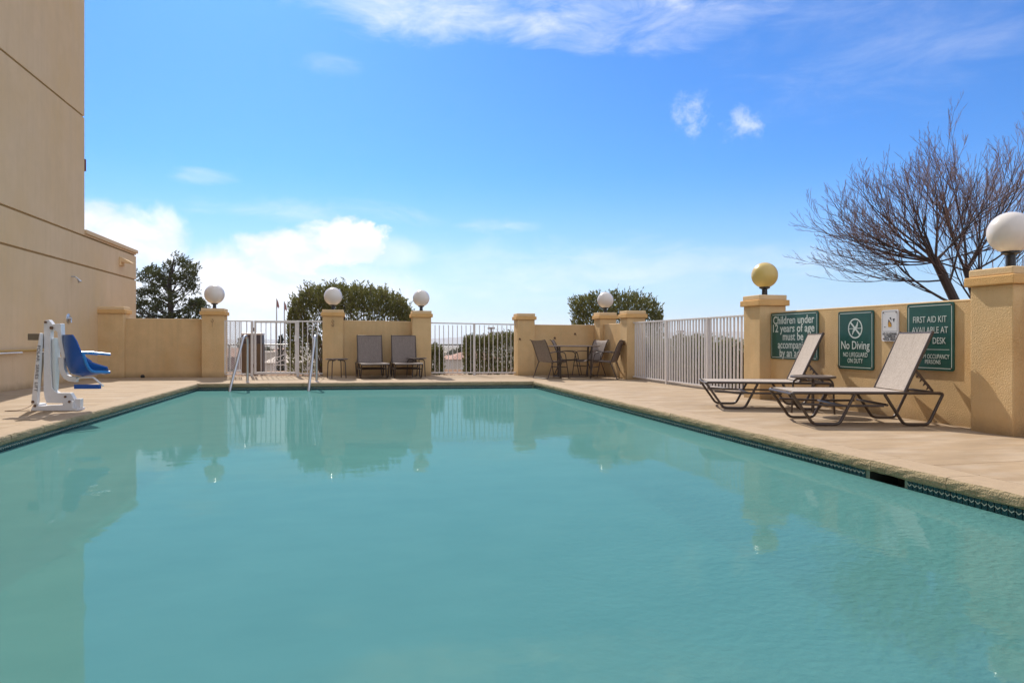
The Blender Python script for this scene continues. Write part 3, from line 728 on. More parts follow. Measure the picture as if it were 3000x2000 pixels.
strip(mb, (.055, .262), (.03, .19), .004, .02, -.0084); strip(mb, (.03, .19), (-.03, .135), .02, .018, -.0087); strip(mb, (-.03, .135), (-.055, .075), .016, .004, -.009)
mb.build('diving_symbol', M['signwhite'], s)
text_mesh('No Diving', .15, .56, 0, -.125, s, M['signwhite'], bold=.001)
text_mesh('NO LIFEGUARD', .085, .48, .0, -.235, s, M['signwhite'])
text_mesh('ON DUTY', .085, .30, .0, -.32, s, M['signwhite'])
s = sign(7.67, 1.195, .29, .415, 'small white sign forbidding glassware in the pool area', 'signplate', False)
a = rrect(.255, .265, .012); b = rrect(.248, .258, .010); n = len(a); mb = MB()
mb.add([(x, -.0072, z+.055) for x, z in a]+[(x, -.0072, z+.055) for x, z in b], [(i, (i+1) % n, n+(i+1) % n, n+i) for i in range(n)])
mb.add([(-.03, -.0074, .03), (-.022, -.0074, .085), (.03, -.0074, .03), (.03, -.0074, .005), (-.03, -.0074, .005)], [(4, 3, 2, 1, 0)])
mb.add([(-.005, -.0074, .105), (.022, -.0074, .11), (.03, -.0074, .06)], [(2, 1, 0)])
mb.add([(.05, -.0074, .09), (.09, -.0074, .09), (.07, -.0074, .04)], [(2, 1, 0)])
mb.add([(-.10, -.0074, -.01), (-.055, -.0074, -.02), (-.095, -.0074, -.022)], [(2, 1, 0)])
mb.build('print', M['ink'], s)
mb = MB(); mb.add([(-.024, -.0078, .0), (-.024, -.0078, .03), (-.005, -.0078, .06), (.014, -.0078, .03), (.034, -.0078, .0), (.028, -.0078, -.018), (-.03, -.0078, -.018)], [(6, 5, 4, 3, 2, 1, 0)]); mb.build('print', M['amber'], s)
for i, (tx, w) in enumerate((('NO GLASSWARE', .245), ('ALLOWED IN', .19), ('POOL AREA', .19))): text_mesh(tx, .045, w, .0, -.125-.036*i, s, M['ink'], bold=.0006)
s = sign(7.03, 1.045, .70, .82, 'tall green sign about the first aid kit and occupancy, nearest the big pillar')
for tx, w, z, sz in (('FIRST AID KIT', .50, .175, .10), ('AVAILABLE AT', .54, .045, .10), ('FRONT DESK', .48, -.085, .10), ('MAXIMUM OCCUPANCY', .58, -.265, .07), ('PERSONS', .23, -.33, .065)):
    text_mesh(tx, sz, w, 0.0 if tx != 'PERSONS' else .05, z, s, M['signwhite'])
mb = MB(); strip(mb, (-.29, -.155), (.29, -.155), .003, .003); mb.build('rule_line', M['signwhite'], s)

# ------------------------------------------------------------ loungers
def lounger(x, y, rz, label, W=.74, sl='sling', ang=66, grp='sling loungers by the pool', yaw_back=0):
    o = empty('sun_lounger', (x, y, 0), R(rz), label=label, cat='lounger', group=grp)
    T = .0175; zr = .387; L = 1.74; Q = 1.075
    for s_ in (0, W):
        mb = MB(); mb.tube([(.03, s_, zr), (L-.03, s_, zr)], T, 10); mb.build('side_rail', M['brown'], o, smooth=True)
        for xa, xb, xc, xd in ((.0, .23*Q, .51*Q, .68*Q), (.99*Q, 1.20*Q, 1.46*Q, L)):
            mb = MB(); mb.tube(fillet([(xa+.05, s_, zr), (xa, s_, zr-.005), (xb, s_, T+.004), (xc, s_, T+.004), (xd, s_, zr-.005), (xd-.06, s_, zr)], .055, 5), T, 10); mb.build('leg', M['brown'], o, smooth=True)
        mb = MB(); mb.tube([(.12, s_, zr-.13), (.60, s_, zr-.15), (1.06, s_, zr-.15)], T*.8, 8); mb.build('stretcher', M['brown'], o, smooth=True)
    for xx, zz in ((.0, zr-.012), (.60, zr-.15), (1.10, zr-.14), (L-.01, zr-.01), (.37, T+.003)):
        if xx == .37: continue
        mb = MB(); mb.tube([(xx, 0, zz), (xx, W, zz)], T*.9, 8); mb.build('cross_bar', M['brown'], o, smooth=True)
    # seat sling
    hx = 1.23*Q; BL = .745; a = R(ang); c, s2 = math.cos(a), math.sin(a)
    def sheet(p, q, name, n=8):
        mb = MB(); vs = []; e = .012
        for side in (0, 1):
            for i in range(n+1):
                t = i/n; sag = -.012*math.sin(PI*t)
                for j in range(5):
                    u = j/4; sg = -.018*math.sin(PI*u)*math.sin(PI*min(1, max(0, t)))**.5
                    px = p[0]+(q[0]-p[0])*t; pz = p[1]+(q[1]-p[1])*t
                    nx, nz = -(q[1]-p[1]), (q[0]-p[0]); ln = math.hypot(nx, nz); nx /= ln; nz /= ln
                    k = sg+(e if side == 0 else 0)
                    vs.append((px+nx*k, T+.004+(W-2*T-.008)*u, pz+nz*k))
        m = 5*(n+1); fs = []
        for i in range(n):
            for j in range(4):
                q_ = (i*5+j, (i+1)*5+j, (i+1)*5+j+1, i*5+j+1); fs.append(q_); fs.append(tuple(m+v for v in reversed(q_)))
            fs.append((i*5, m+i*5, m+(i+1)*5, (i+1)*5)); fs.append((i*5+4, (i+1)*5+4, m+(i+1)*5+4, m+i*5+4))
        for j in range(4): fs.append((j, j+1, m+j+1, m+j)); b = n*5; fs.append((b+j, m+b+j, m+b+j+1, b+j+1))
        mb.v = vs; mb.f = fs; mb.m = [0]*len(fs)
        ob = mb.build(name, M[sl], o, smooth=True); return ob
    sheet((.03, zr+.004), (hx-.02, zr+.004), 'seat_sling')
    top = (hx+BL*c, zr+.02+BL*s2)
    sheet((hx, zr+.02), top, 'back_sling')
    for s_ in (T, W-T):
        mb = MB(); mb.tube([(hx-.01, s_, zr+.012), (top[0]+.01, s_, top[1]+.02)], T, 10); mb.build('back_rail', M['brown'], o, smooth=True)
        # notched prop
        mid = (hx+BL*.36*c, zr+BL*.36*s2); end = (L-.12, zr+.01)
        mb = MB(); dx, dz = end[0]-mid[0], end[1]-mid[1]; ln = math.hypot(dx, dz); dx /= ln; dz /= ln; nx, nz = dz, -dx
        poly = [mid]
        for i in range(1, 5):
            t = ln*i/5; poly += [(mid[0]+dx*(t-.02)-nx*0.0, mid[1]+dz*(t-.02)), (mid[0]+dx*t-dz*-.0+(-.035*abs(dz)), mid[1]+dz*t-.035*abs(dx)), (mid[0]+dx*(t+.004), mid[1]+dz*(t+.004))]
        poly += [end, (end[0]+.02, end[1]+.02), (mid[0]+.02, mid[1]+.02)]
        mb.prism(poly, s_-.006, s_+.006); mb.build('prop', M['brown'], o)
    mb = MB(); mb.tube([(top[0], T, top[1]), (top[0], W-T, top[1])], T*.9, 8); mb.build('head_bar', M['brown'], o, smooth=True)
    mb = MB(); mb.tube([(L-.12, 0, zr+.012), (L-.12, W, zr+.012)], T*.8, 8); mb.build('cross_bar', M['brown'], o, smooth=True)
    return o
lounger(4.95, 7.08, -14.5, 'nearest brown framed lounger with raised sling back before the first aid sign')
lounger(4.96, 9.12, -21, 'brown framed lounger with raised back before the Children sign')
lounger(.78, 18.05, 95, 'grey sling lounger seen from its foot, next to the small side table', W=.70, sl='slingd', ang=76)
lounger(1.64, 17.95, 92, 'grey sling lounger seen from its foot, in front of the globe pillar', W=.70, sl='slingd', ang=76)

# side tables
def side_table(x, y, rz, label, r=.285, h=.52):
    o = empty('side_table', (x, y, 0), R(rz), label=label, cat='side table', group='small brown side tables')
    mb = MB(); mb.lathe([(0, h-.03), (r-.02, h-.03), (r, h-.028), (r+.006, h-.012), (r, h), (r-.02, h+.002), (r-.03, h-.006), (0, h-.006)], 40); mb.build('table_top', M['brownlt'], o, smooth=True)
    for k in range(4):
        a = R(45+90*k); ca, sa = math.cos(a), math.sin(a)
        pts = fillet([(.3*r*ca, .3*r*sa, h-.045), (.86*r*ca, .86*r*sa, h-.047), (.94*r*ca, .94*r*sa, .006)], .08, 6)
        mb = MB(); mb.tube(pts, .0135, 8); mb.build('leg', M['brown'], o, smooth=True)
    return o
side_table(6.03, 8.16, 10, 'round brown side table standing between the two near loungers')
side_table(-.56, 18.62, 20, 'small brown side table in front of the hooked pillar')
side_table(1.55, 18.95, 20, 'small brown side table partly hidden behind the right grey lounger')

# patio table and chairs
pt = empty('patio_table', (5.68, 17.6, 0), R(-12.7-45), label='round brown patio table with four chairs in the corner', cat='table')
r, h = .70, .86
MB().lathe([(0, h-.03), (r-.03, h-.03), (r, h-.026), (r+.006, h-.012), (r, h), (0, h)], 48).build('table_top', M['brownlt'], pt, smooth=True)
for k in range(4):
    a = R(90*k); ca, sa = math.cos(a), math.sin(a)
    mb = MB(); mb.tube([(.60*ca, .60*sa, h-.03), (.56*ca, .56*sa, .01)], .027, 10); mb.build('leg', M['brown'], pt, smooth=True)
mb = MB(); mb.tube([(.58*math.cos(R(t)), .58*math.sin(R(t)), .05) for t in range(0, 361, 12)], .013, 6, False); mb.build('base_ring', M['brown'], pt, smooth=True)
def patio_chair(x, y, rz, label):
    # faces local +x
    o = empty('patio_chair', (x, y, 0), R(rz), label=label, cat='chair', group='sling chairs round the patio table')
    T = .012; W = .29
    side = fillet([(-.24, 0, .50), (.22, 0, .47)], .01)
    def sheet(prof, name):
        mb = MB(); n = len(prof)
        vs = [(px, (-W+.02)+(2*W-.04)*j/4, pz-.02*math.sin(PI*j/4)) for px, pz in prof for j in range(5)]
        vs += [(x_, y_, z_-.006) for x_, y_, z_ in vs]
        m = 5*n; fs = []
        for i in range(n-1):
            for j in range(4):
                q = (i*5+j, (i+1)*5+j, (i+1)*5+j+1, i*5+j+1); fs += [q, tuple(m+v for v in reversed(q))]
            fs += [(i*5, m+i*5, m+(i+1)*5, (i+1)*5), (i*5+4, (i+1)*5+4, m+(i+1)*5+4, m+i*5+4)]
        mb.v = vs; mb.f = fs; mb.m = [0]*len(fs); return mb.build(name, M['slingd'], o, smooth=True)
    seat = [(-.22, .455), (-.1, .445), (.05, .45), (.20, .475), (.25, .465), (.27, .43)]
    back = [(-.22, .46), (-.27, .58), (-.34, .76), (-.41, .92), (-.46, 1.0), (-.50, 1.015)]
    sheet(seat, 'seat'); sheet(back[::-1], 'backrest')
    for s_ in (-1, 1):
        y_ = s_*W
        mb = MB(); mb.tube([(p[0], y_, p[1]) for p in back[::-1]]+[(p[0], y_, p[1]) for p in seat[1:]], T, 8); mb.build('side_frame', M['brown'], o, smooth=True)
        mb = MB(); mb.tube(fillet([(-.30, y_, .68), (-.10, y_*1.04, .71), (.20, y_*1.06, .69), (.33, y_*1.03, .02)], .10, 6), T, 8); mb.build('front_leg', M['brown'], o, smooth=True)
        mb = MB(); mb.tube(fillet([(.10, y_, .455), (-.20, y_, .45), (-.38, y_*1.03, .02)], .05, 4), T, 8); mb.build('rear_leg', M['brown'], o, smooth=True)
    mb = MB(); mb.tube([(-.38, -W*1.03, .022), (-.38, W*1.03, .022)], T, 8); mb.tube([(-.22, -W, .25), (-.22, W, .25)], T, 8) if False else None; mb.build('rear_bar', M['brown'], o, smooth=True)
    mb = MB(); mb.tube([(.285, -W*1.02, .30), (.285, W*1.02, .30)], T, 8); mb.build('front_bar', M['brown'], o, smooth=True)
    return o
patio_chair(4.95, 17.25, 24, 'sling chair seen from behind its left side, left front of the patio table')
patio_chair(5.78, 18.4, -24, 'sling chair tucked at the back left of the patio table')
patio_chair(6.25, 18.1, 200, 'sling chair tucked at the back right of the patio table')
patio_chair(6.3, 16.85, 143, 'sling chair with its back to the corner, right front of the patio table')

# ------------------------------------------------------------ pool grab rails
def grab(xp, yp, xe, ye, label):
    o = empty('grab_rail', (xp, yp, 0), label=label, cat='grab rail', group='steel pool grab rails')
    dx, dy = xe-xp, ye-yp
    pts = [(0, 0, -.01), (0, 0, .9), (dx*.02, dy*.02, 1.06), (dx*.10, dy*.12, 1.12), (dx*.25, dy*.25, 1.06), (dx*.6, dy*.6, .45), (dx*.95, dy*.95, -.12), (dx, dy, -.6)]
    mb = MB(); mb.tube(fillet(pts, .08, 4), .032, 14); mb.build('tube', M['steel'], o, smooth=True)
    mb = MB(); mb.lathe([(0, .012), (.03, .012), (.055, .006), (.06, 0), (0, 0)][::-1], 18); mb.build('escutcheon', M['steel'], o, smooth=True)
grab(-2.615, 17.50, -2.90, 16.72, 'steel grab rail in front of the white gate')
grab(-.995, 17.28, -1.13, 16.42, 'steel grab rail near the small side table by the hooked pillar')

# ------------------------------------------------------------ pool lift
lf = empty('pool_lift', (-4.26, 11.02, 0), -math.atan(.225)+.0, label='white pool lift with a blue seat on the left deck', cat='pool lift')
def C(cx, cy): return ((cx-575)*.00101, max(0.0, (1476-cy)*.00101))
def lp(name, pts, y0, y1, m='liftw', bevel=.006): 
    mb = MB(); mb.prism([C(*p) for p in pts], y0, y1); return mb.build(name, M[m], lf, bevel=bevel)
lp('mast', [(443,235),(455,203),(515,193),(545,230),(570,262),(605,300),(612,345),(540,352),(540,820),(562,1165),(600,1205),(640,1228),(820,1228),(850,1280),(880,1330),(882,1400),(740,1400),(740,1375),(480,1370),(452,1290),(440,1200)], -.038, .038)
lp('base_foot', [(290,1476),(335,1378),(400,1382),(402,1412),(745,1398),(745,1352),(885,1340),(885,1440),(950,1440),(950,1476)], -.09, .09)
strut = lp('rear_strut', [(436,380),(450,388),(447,520),(400,1380),(315,1380),(330,1250),(400,600)], -.115, -.055)
lp('upper_arm', [(560,262),(600,250),(690,247),(696,370),(704,500),(738,645),(748,652),(748,735),(700,735),(672,600),(648,470),(640,372),(612,345)], -.045, .045)
mb = MB(); pts = [(*C(597, y_),) for y_ in (450, 480, 900, 1130, 1195)]
mb.tube([(p[0]-.001*i, 0, p[1]) for i, p in enumerate(pts)], [.030, .052, .045, .034, .028], 16); mb.build('actuator', M['liftb'], lf, smooth=True)
# seat support: curved white strap
def band(name, pts, w, y0, y1, m):
    P_ = [Vector((*C(*p),)) for p in pts]; l = []; r_ = []
    for i, p in enumerate(P_):
        t = (P_[min(i+1, len(P_)-1)]-P_[max(i-1, 0)]).normalized(); q = Vector((-t.y, t.x)); l.append(tuple(p+q*w/2)); r_.append(tuple(p-q*w/2))
    mb = MB(); n = len(P_)
    vs = [(x, y_, z) for x, z in l for y_ in (y0, y1)]+[(x, y_, z) for x, z in r_ for y_ in (y0, y1)]
    fs = []
    for i in range(n-1):
        a, b = 2*i, 2*i+2; c_ = 2*n
        fs += [(a, a+1, b+1, b), (c_+a, c_+b, c_+b+1, c_+a+1), (a, b, c_+b, c_+a), (a+1, c_+a+1, c_+b+1, b+1)]
    e = 2*(n-1); c_ = 2*n; fs += [(0, c_, c_+1, 1), (e, e+1, c_+e+1, c_+e)]
    mb.v = vs; mb.f = fs; mb.m = [0]*len(fs); o = mb.build(name, M[m], lf, bevel=.004)
    bm = bmesh.new(); bm.from_mesh(o.data); bmesh.ops.recalc_face_normals(bm, faces=bm.faces); bm.to_mesh(o.data); bm.free(); return o
band('seat_support', [(680,720),(685,800),(690,880),(712,950),(745,1000),(800,1030),(900,1040)], .075, -.03, .03, 'liftw')
# seat: lofted shell, turned towards the camera; local chair frame
ch = bpy.data.objects.new('seat', None)
cx0, cz0 = C(965, 985)
def seat_shell():
    ang = R(50); ca, sa = math.cos(ang), math.sin(ang)
    prof = [(-.20, .585), (-.205, .50), (-.19, .30), (-.175, .15), (-.13, .04), (-.02, .0), (.12, .015), (.24, .035), (.27, .02)]
    half = [.18, .225, .245, .25, .25, .25, .245, .235, .22]; lip = [.02, .06, .11, .18, .24, .22, .15, .09, .04]
    vs = []; nu = 9
    for sd in (0, 1):
        for i, (px, pz) in enumerate(prof):
            for j in range(nu):
                u = -1+2*j/(nu-1); k = abs(u)**3
                # side lips bend towards the sitter
                nx, nz = (1, 0) if i < 3 else ((.7, .7) if i < 5 else (0, 1))
                x = px+nx*lip[i]*k-(.016*(nx) if sd else 0); z = pz+nz*lip[i]*k-(.016*(nz) if sd else 0); y = u*half[i]*(1 if not sd else 1.03)
                vs.append((cx0+x*ca-y*sa, x*sa+y*ca+.02, cz0+z))
    m = len(prof)*nu; fs = []
    for i in range(len(prof)-1):
        for j in range(nu-1):
            q = (i*nu+j, (i+1)*nu+j, (i+1)*nu+j+1, i*nu+j+1); fs += [q, tuple(m+v for v in reversed(q))]
        fs += [(i*nu, m+i*nu, m+(i+1)*nu, (i+1)*nu), (i*nu+nu-1, (i+1)*nu+nu-1, m+(i+1)*nu+nu-1, m+i*nu+nu-1)]
    e = (len(prof)-1)*nu
    for j in range(nu-1): fs += [(j, j+1, m+j+1, m+j), (e+j, m+e+j, m+e+j+1, e+j+1)]
    mb = MB(); mb.v = vs; mb.f = fs; mb.m = [0]*len(fs)
    o = mb.build('seat', M['blue'], lf, smooth=True)
    for s_ in (-1, 1):
        pts = fillet([(-.10, s_*.245, .33), (.02, s_*.255, .33), (.27, s_*.25, .30)], .03)
        mb = MB(); w = []
        for p in pts: w.append((cx0+p[0]*ca-p[1]*sa, p[0]*sa+p[1]*ca+.02, cz0+p[2]))
        mb.tube(w, .019, 8); 
        b = [(-.08, s_*.245, .33), (-.03, s_*.245, .15), (.03, s_*.24, .06), (.27, s_*.235, .045)]
        mb.tube(fillet([(cx0+p[0]*ca-p[1]*sa, p[0]*sa+p[1]*ca+.02, cz0+p[2]) for p in b], .06), .021, 8)
        mb.build('armrest', M['bluel'], lf, smooth=True)
seat_shell()
bpy.data.objects.remove(ch)
mb = MB(); mb.tube(fillet([(*[C(905,1040)[0]], -.02, C(905,1040)[1]), (C(950,1012)[0], -.03, C(950,1012)[1]), (C(1170,1003)[0], -.08, C(1170,1003)[1]), (C(1335,1125)[0], -.12, C(1335,1125)[1])], .04), .013, 8); mb.build('footrest_bar', M['liftw'], lf, smooth=True)
mb = MB(); x0, z0 = C(935, 1165); x1, z1 = C(1300, 1105); mb.box(x0, x1, -.14, -.10, z0, z1); mb.build('footrest', M['blue'], lf, bevel=.006)
mb = MB(); x0, z0 = C(230, 482); x1, z1 = C(425, 388); mb.box(x0, x1, -.06, .08, z0, z1); mb.build('control_box', M['olive'], lf, bevel=.006)
lp('bracket', [(390,470),(440,470),(420,600),(392,600)], -.03, .05, 'olive')
mb = MB(); a = C(362, 675); b = C(290, 1255); mb.tube([(a[0], .03, a[1]), (b[0], .03, b[1])], .045, 12); mb.build('battery_tube', M['olive'], lf, smooth=True)
mb = MB(); mb.tube([(a[0], .03, a[1]-.002), (a[0]+.003, .03, a[1]+.025)], .047, 12); mb.build('tube_cap', M['blackm'], lf, smooth=True)
mb = MB(); x0, z0 = C(884, 1440); x1, z1 = C(962, 1312); mb.box(x0, x1, -.035, .035, z0, z1); mb.build('end_bracket', M['liftw'], lf, bevel=.005)
for p, y_, r_ in (((482,227), -.052, .018), ((565,308), -.052, .024), ((760,1282), -.052, .016), ((845,1348), -.092, .018), ((348,1347), -.117, .02), ((360,1408), -.092, .018)):
    c_ = C(*p); mb = MB(); mb.tube([(c_[0], y_+.005, c_[1]), (c_[0], y_-.014, c_[1])], r_, 6); mb.build('bolt', M['rust'], lf)
mb = MB(); mb.tube([(C(410,470)[0]+dx, .0, C(410,470)[1]+dz) for dx, dz in ((-.02, 0), (-.04, -.08), (-.03, -.14), (0, -.18))], .004, 6)
mb.tube(fillet([(C(300,1370)[0], -.02, .11), (C(250,1420)[0], -.05, .05), (C(150,1450)[0], -.1, .006), (C(20,1450)[0], -.15, .006), (C(0,1470)[0], -.2, .006), (C(120,1478)[0], -.22, .006), (C(300,1476)[0], -.12, .006)], .05), .004, 6)
mb.build('cable', M['rust'], lf)
t = text_mesh('POLAR  SERIES  LIFT', .075, .80, 0, 0, lf, M['ink'], y=-.118)
p0 = C(423, 560); p1 = C(378, 1200); pm = ((p0[0]+p1[0])/2, (p0[1]+p1[1])/2)
t.location = (pm[0]-.012, -.118, pm[1]); t.rotation_euler = (0, math.atan2(p0[1]-p1[1], p1[0]-p0[0]) , 0)
t.scale = (.82, 1, .75)

# ------------------------------------------------------------ vegetation
def leaf_cloud(pts, size, up, rnd, asp=.17):
    mb = MB()
    V, F = [], []
    for p, ax in pts:
        d = Vector((rnd.gauss(0, 1), rnd.gauss(0, 1), rnd.gauss(0, 1)))*(1-up)+Vector(ax)*up*1.6
        if d.length < 1e-3: d = Vector((0, 0, 1))
        d.normalize(); q = d.cross(Vector((rnd.gauss(0, 1), rnd.gauss(0, 1), rnd.gauss(0, 1)))).normalized()
        l = size*rnd.uniform(.6, 1.3); w = l*asp
        p = Vector(p); b = len(V)
        V += [tuple(p), tuple(p+d*l*.5+q*w), tuple(p+d*l), tuple(p+d*l*.5-q*w)]; F.append((b, b+1, b+2, b+3))
    mb.v = V; mb.f = F; mb.m = [0]*len(F); return mb
def interp(pts, x):
    for (a, ya), (b, yb) in zip(pts[:-1], pts[1:]):
        if a <= x <= b: return ya+(yb-ya)*(x-a)/(b-a)
    return pts[0][1] if x < pts[0][0] else pts[-1][1]
def shrub(name, x0, x1, yc, depth, top, label, n, leaf=.11, zmin=-.1, seed=1, cat='shrub', grp=None, slope=0, dens_low=.35, stems=60, up=.55):
    rnd = random.Random(seed); o = empty(name, ((x0+x1)/2, yc, -.12), label=label, cat=cat, group=grp)
    ox, oy, oz = (x0+x1)/2, yc, -.12
    pts = []; tries = 0
    while len(pts) < n and tries < n*14:
        tries += 1
        x = rnd.uniform(x0, x1); t = (x-(x0+x1)/2)/((x1-x0)/2)
        zt = interp(top, x)+.035*math.sin(x*9+seed)+.05*math.sin(x*31)+rnd.uniform(-.05, .07)
        z = rnd.uniform(zmin, zt); dh = depth*math.sqrt(max(0, 1-t*t*.85)); 
        v = rnd.uniform(-1, 1)
        k = (z-zmin)/(zt-zmin)
        rr = max(abs(t), abs(v), k)
        dd = dens_low+(1-dens_low)*(max(0, k-.25)/.75)**1.0
        shell = 1 if rr > .72 else .30
        if rnd.random() > dd*shell: continue
        if math.sin(x*11+z*7+seed)*math.sin(v*5+z*9)*math.sin(x*5-z*13) > .62: continue
        yy = yc+slope*(x-ox)+v*dh*(1-.25*k*k)
        pts.append(((x-ox, yy-oy, z-oz), (t*.5, v*.4, 1)))
    sprig = MB()
    for i in range(stems//2):          # stray shoots that stand out of the outline
        x = rnd.uniform(x0+.05, x1-.05); zt = interp(top, x); v = rnd.uniform(-.7, .7)*depth
        a = Vector((x-ox, v+slope*(x-ox), zt-oz-.25)); t_ = (x-ox)/((x1-x0)/2); ln = rnd.uniform(.25, .5)
        b = a+Vector((t_*.35+rnd.gauss(0, .12), rnd.gauss(0, .1), 1)).normalized()*ln
        sprig.tube([a, b], [.006, .003], 4, False)
        for k in range(9): pts.append((tuple(a.lerp(b, .35+.65*k/8)), (t_*.4+rnd.gauss(0, .5), rnd.gauss(0, .5), 1)))
    tag(sprig.build('shoots', M['stem'], o), kind='stuff')
    leaf_cloud(pts, leaf, up, rnd).build('crown', M['oleander'], o)
    mb = MB()
    for i in range(stems):
        x = rnd.uniform(x0+.15, x1-.15); t = (x-ox)/((x1-x0)/2); bx = ox+(x-ox)*.55; v = rnd.uniform(-.8, .8)
        zt = interp(top, x)*rnd.uniform(.7, .96)
        a = Vector((bx-ox, v*depth*.4+slope*(bx-ox), 0)); b = Vector((x-ox, v*depth*.8+slope*(x-ox), zt-oz))
        m1 = a.lerp(b, .5)+Vector((rnd.uniform(-.06, .06), rnd.uniform(-.06, .06), .05))
        mb.tube([a, m1, b], [.018, .011, .004], 5, False)
    tag(mb.build('stems', M['stem'], o), kind='stuff')
    return o
shrub('oleander_shrub', -2.15, 1.80, 22.6, 1.1, [(-2.15, 1.6), (-2.0, 2.25), (-1.5, 2.62), (-.7, 2.72), (.0, 2.66), (.6, 2.62), (1.2, 2.42), (1.6, 2.1), (1.8, 1.5)],
      'large rounded oleander shrub rising behind the globe lamp and the loungers', 23000, seed=2, dens_low=.26, stems=150)
shrub('oleander_shrub', 6.75, 9.75, 21.0, .9, [(6.75, 2.25), (6.95, 2.38), (7.4, 2.42), (8.2, 2.50), (9.0, 2.42), (9.45, 2.28), (9.75, 1.9)],
      'clipped dark hedge behind the corner pillar and its globe lamp', 17000, seed=5, dens_low=.75, stems=60, cat='hedge')
shrub('hedge', 3.25, 5.3, 21.3, .5, [(3.25, .95), (3.4, 1.12), (4.0, 1.10), (4.5, 1.2), (5.3, 1.25)], 'waist high hedge right of the middle post of the far railing', 15000, leaf=.085, seed=9, dens_low=.9, stems=10, cat='hedge', up=.4, zmin=-.12)
shrub('hedge', 1.7, 2.55, 21.0, .4, [(1.7, .85), (2.3, .85), (2.5, .7), (2.55, .4)], 'narrow low hedge beside the globe pillar, seen through the far railing', 6000, leaf=.085, seed=10, dens_low=.8, stems=6, cat='hedge', up=.4, zmin=-.12)
def long_hedge(x0, x1, y0, y1, h, label, n, seed):
    rnd = random.Random(seed); o = empty('hedge', ((x0+x1)/2, (y0+y1)/2, -.12), label=label, cat='hedge', group='hedges behind the long railing')
    pts = []
    cx, cy = (x0+x1)/2, (y0+y1)/2
    for i in range(n):
        x = rnd.uniform(x0, x1); y = rnd.uniform(y0, y1)
        hh = h+.08*math.sin(y*1.9+seed)+.06*math.sin(y*5.1)-.25*max(0, math.sin(y*.9+seed)-.8)*3; z = -.1+(hh+.1)*math.sqrt(rnd.random())
        if rnd.random() < .55:
            x = x0+rnd.uniform(0, .12)
        pts.append(((x-cx, y-cy, z+.12), (0, 0, 1)))
    leaf_cloud(pts, .085, .4, rnd, .2).build('crown', M['oleander'], o)
    mb = MB(); mb.box(x0+.14-cx, x1-.1-cx, y0+.1-cy, y1-.1-cy, 0, h*.82)
    for i in range(20):
        y = rnd.uniform(y0, y1)-cy; mb.tube([(rnd.uniform(-.2, .2), y, 0), (rnd.uniform(-.3, .3), y+rnd.uniform(-.1, .1), h*.8)], .012, 5, False)
    mb.build('inner_wood', M['bark'], o)
long_hedge(8.0, 8.9, 16.8, 19.6, 1.05, 'leafy hedge behind the far third of the long railing', 5000, 21)
long_hedge(8.0, 8.9, 13.3, 16.5, 1.03, 'leafy hedge behind the middle of the long railing', 7000, 22)
long_hedge(8.0, 8.9, 9.8, 12.9, 1.08, 'leafy hedge behind the near third of the long railing', 7000, 23)

# bare tree
def bare_tree(label, base, crotch, spec, seed, rad=.085):
    rnd = random.Random(seed); o = empty('bare_tree', base, label=label, cat='tree', group='leafless trees behind the right wall')
    B = Vector(base)
    tr = MB(); br = MB(); tw = MB()
    c = Vector(crotch)-B; mid = c*.5+Vector((.08, .05, 0))
    tr.tube([Vector((0, 0, -.1)), mid, c], [rad*1.25, rad, rad*.85], 9)
    def grow(p, d, ln, r, lev):
        ns = 7 if lev == 0 else (6 if lev == 1 else 4)
        pts = [p.copy()]; rs = [r]; dd = d.normalized()
        bend = Vector((rnd.gauss(0, .03), rnd.gauss(0, .03), .07+rnd.gauss(0, .02)))
        for i in range(ns):
            dd = (dd+bend+Vector((rnd.gauss(0, .035), rnd.gauss(0, .035), rnd.gauss(0, .025)))).normalized()
            p = p+dd*ln/ns; pts.append(p.copy()); rs.append(r*(1-(i+1)/ns)**.85+.0014)
        tgt = tr if (lev == 0 and r > .04) else (br if lev <= 1 else tw)
        (br if lev == 0 else tgt).tube(pts, rs, 6 if lev == 0 else (4 if lev == 1 else 3), False)
        if lev >= 3: return
        cnt = (10, 7, 4)[lev]
        for k in range(cnt):
            t = .18+.8*(k+rnd.random())/cnt; i = min(int(t*ns), ns-1); q = pts[i].lerp(pts[i+1], t*ns-i)
            ax = (pts[i+1]-pts[i]).normalized(); side = ax.cross(Vector((rnd.gauss(0, 1), rnd.gauss(0, 1), rnd.gauss(0, 1)))).normalized()
            nd = ax*.85+side*rnd.uniform(.25, .6)+Vector((0, 0, .08))
            grow(q, nd, ln*(.66, .50, .38)[lev]*(1.15-.6*t)*rnd.uniform(.7, 1.2), max(rs[i]*.5, .0019), lev+1)
    for dx, dy, dz, ln, r in spec:
        grow((c+Vector((0, 0, rnd.uniform(-.12, .05)))) if rnd.random() < .62 else mid.lerp(c, rnd.uniform(.25, .9)), Vector((dx, dy, dz)), ln*.75, r*.72, 0)
    tr.build('trunk', M['bark'], o); br.build('branch', M['bark'], o); tw.build('twig', M['twig'], o)
rx = Vector((.9756, -.2195, 0))     # roughly sideways for these trees
def sp(ang, fw, ln, r): # ang in degrees above the horizontal towards the left
    a = R(ang); v = Vector((-rx.x*math.cos(a), -rx.y*math.cos(a), math.sin(a)))+Vector((.2195, .9756, 0))*fw; return (v.x, v.y, v.z, ln, r)
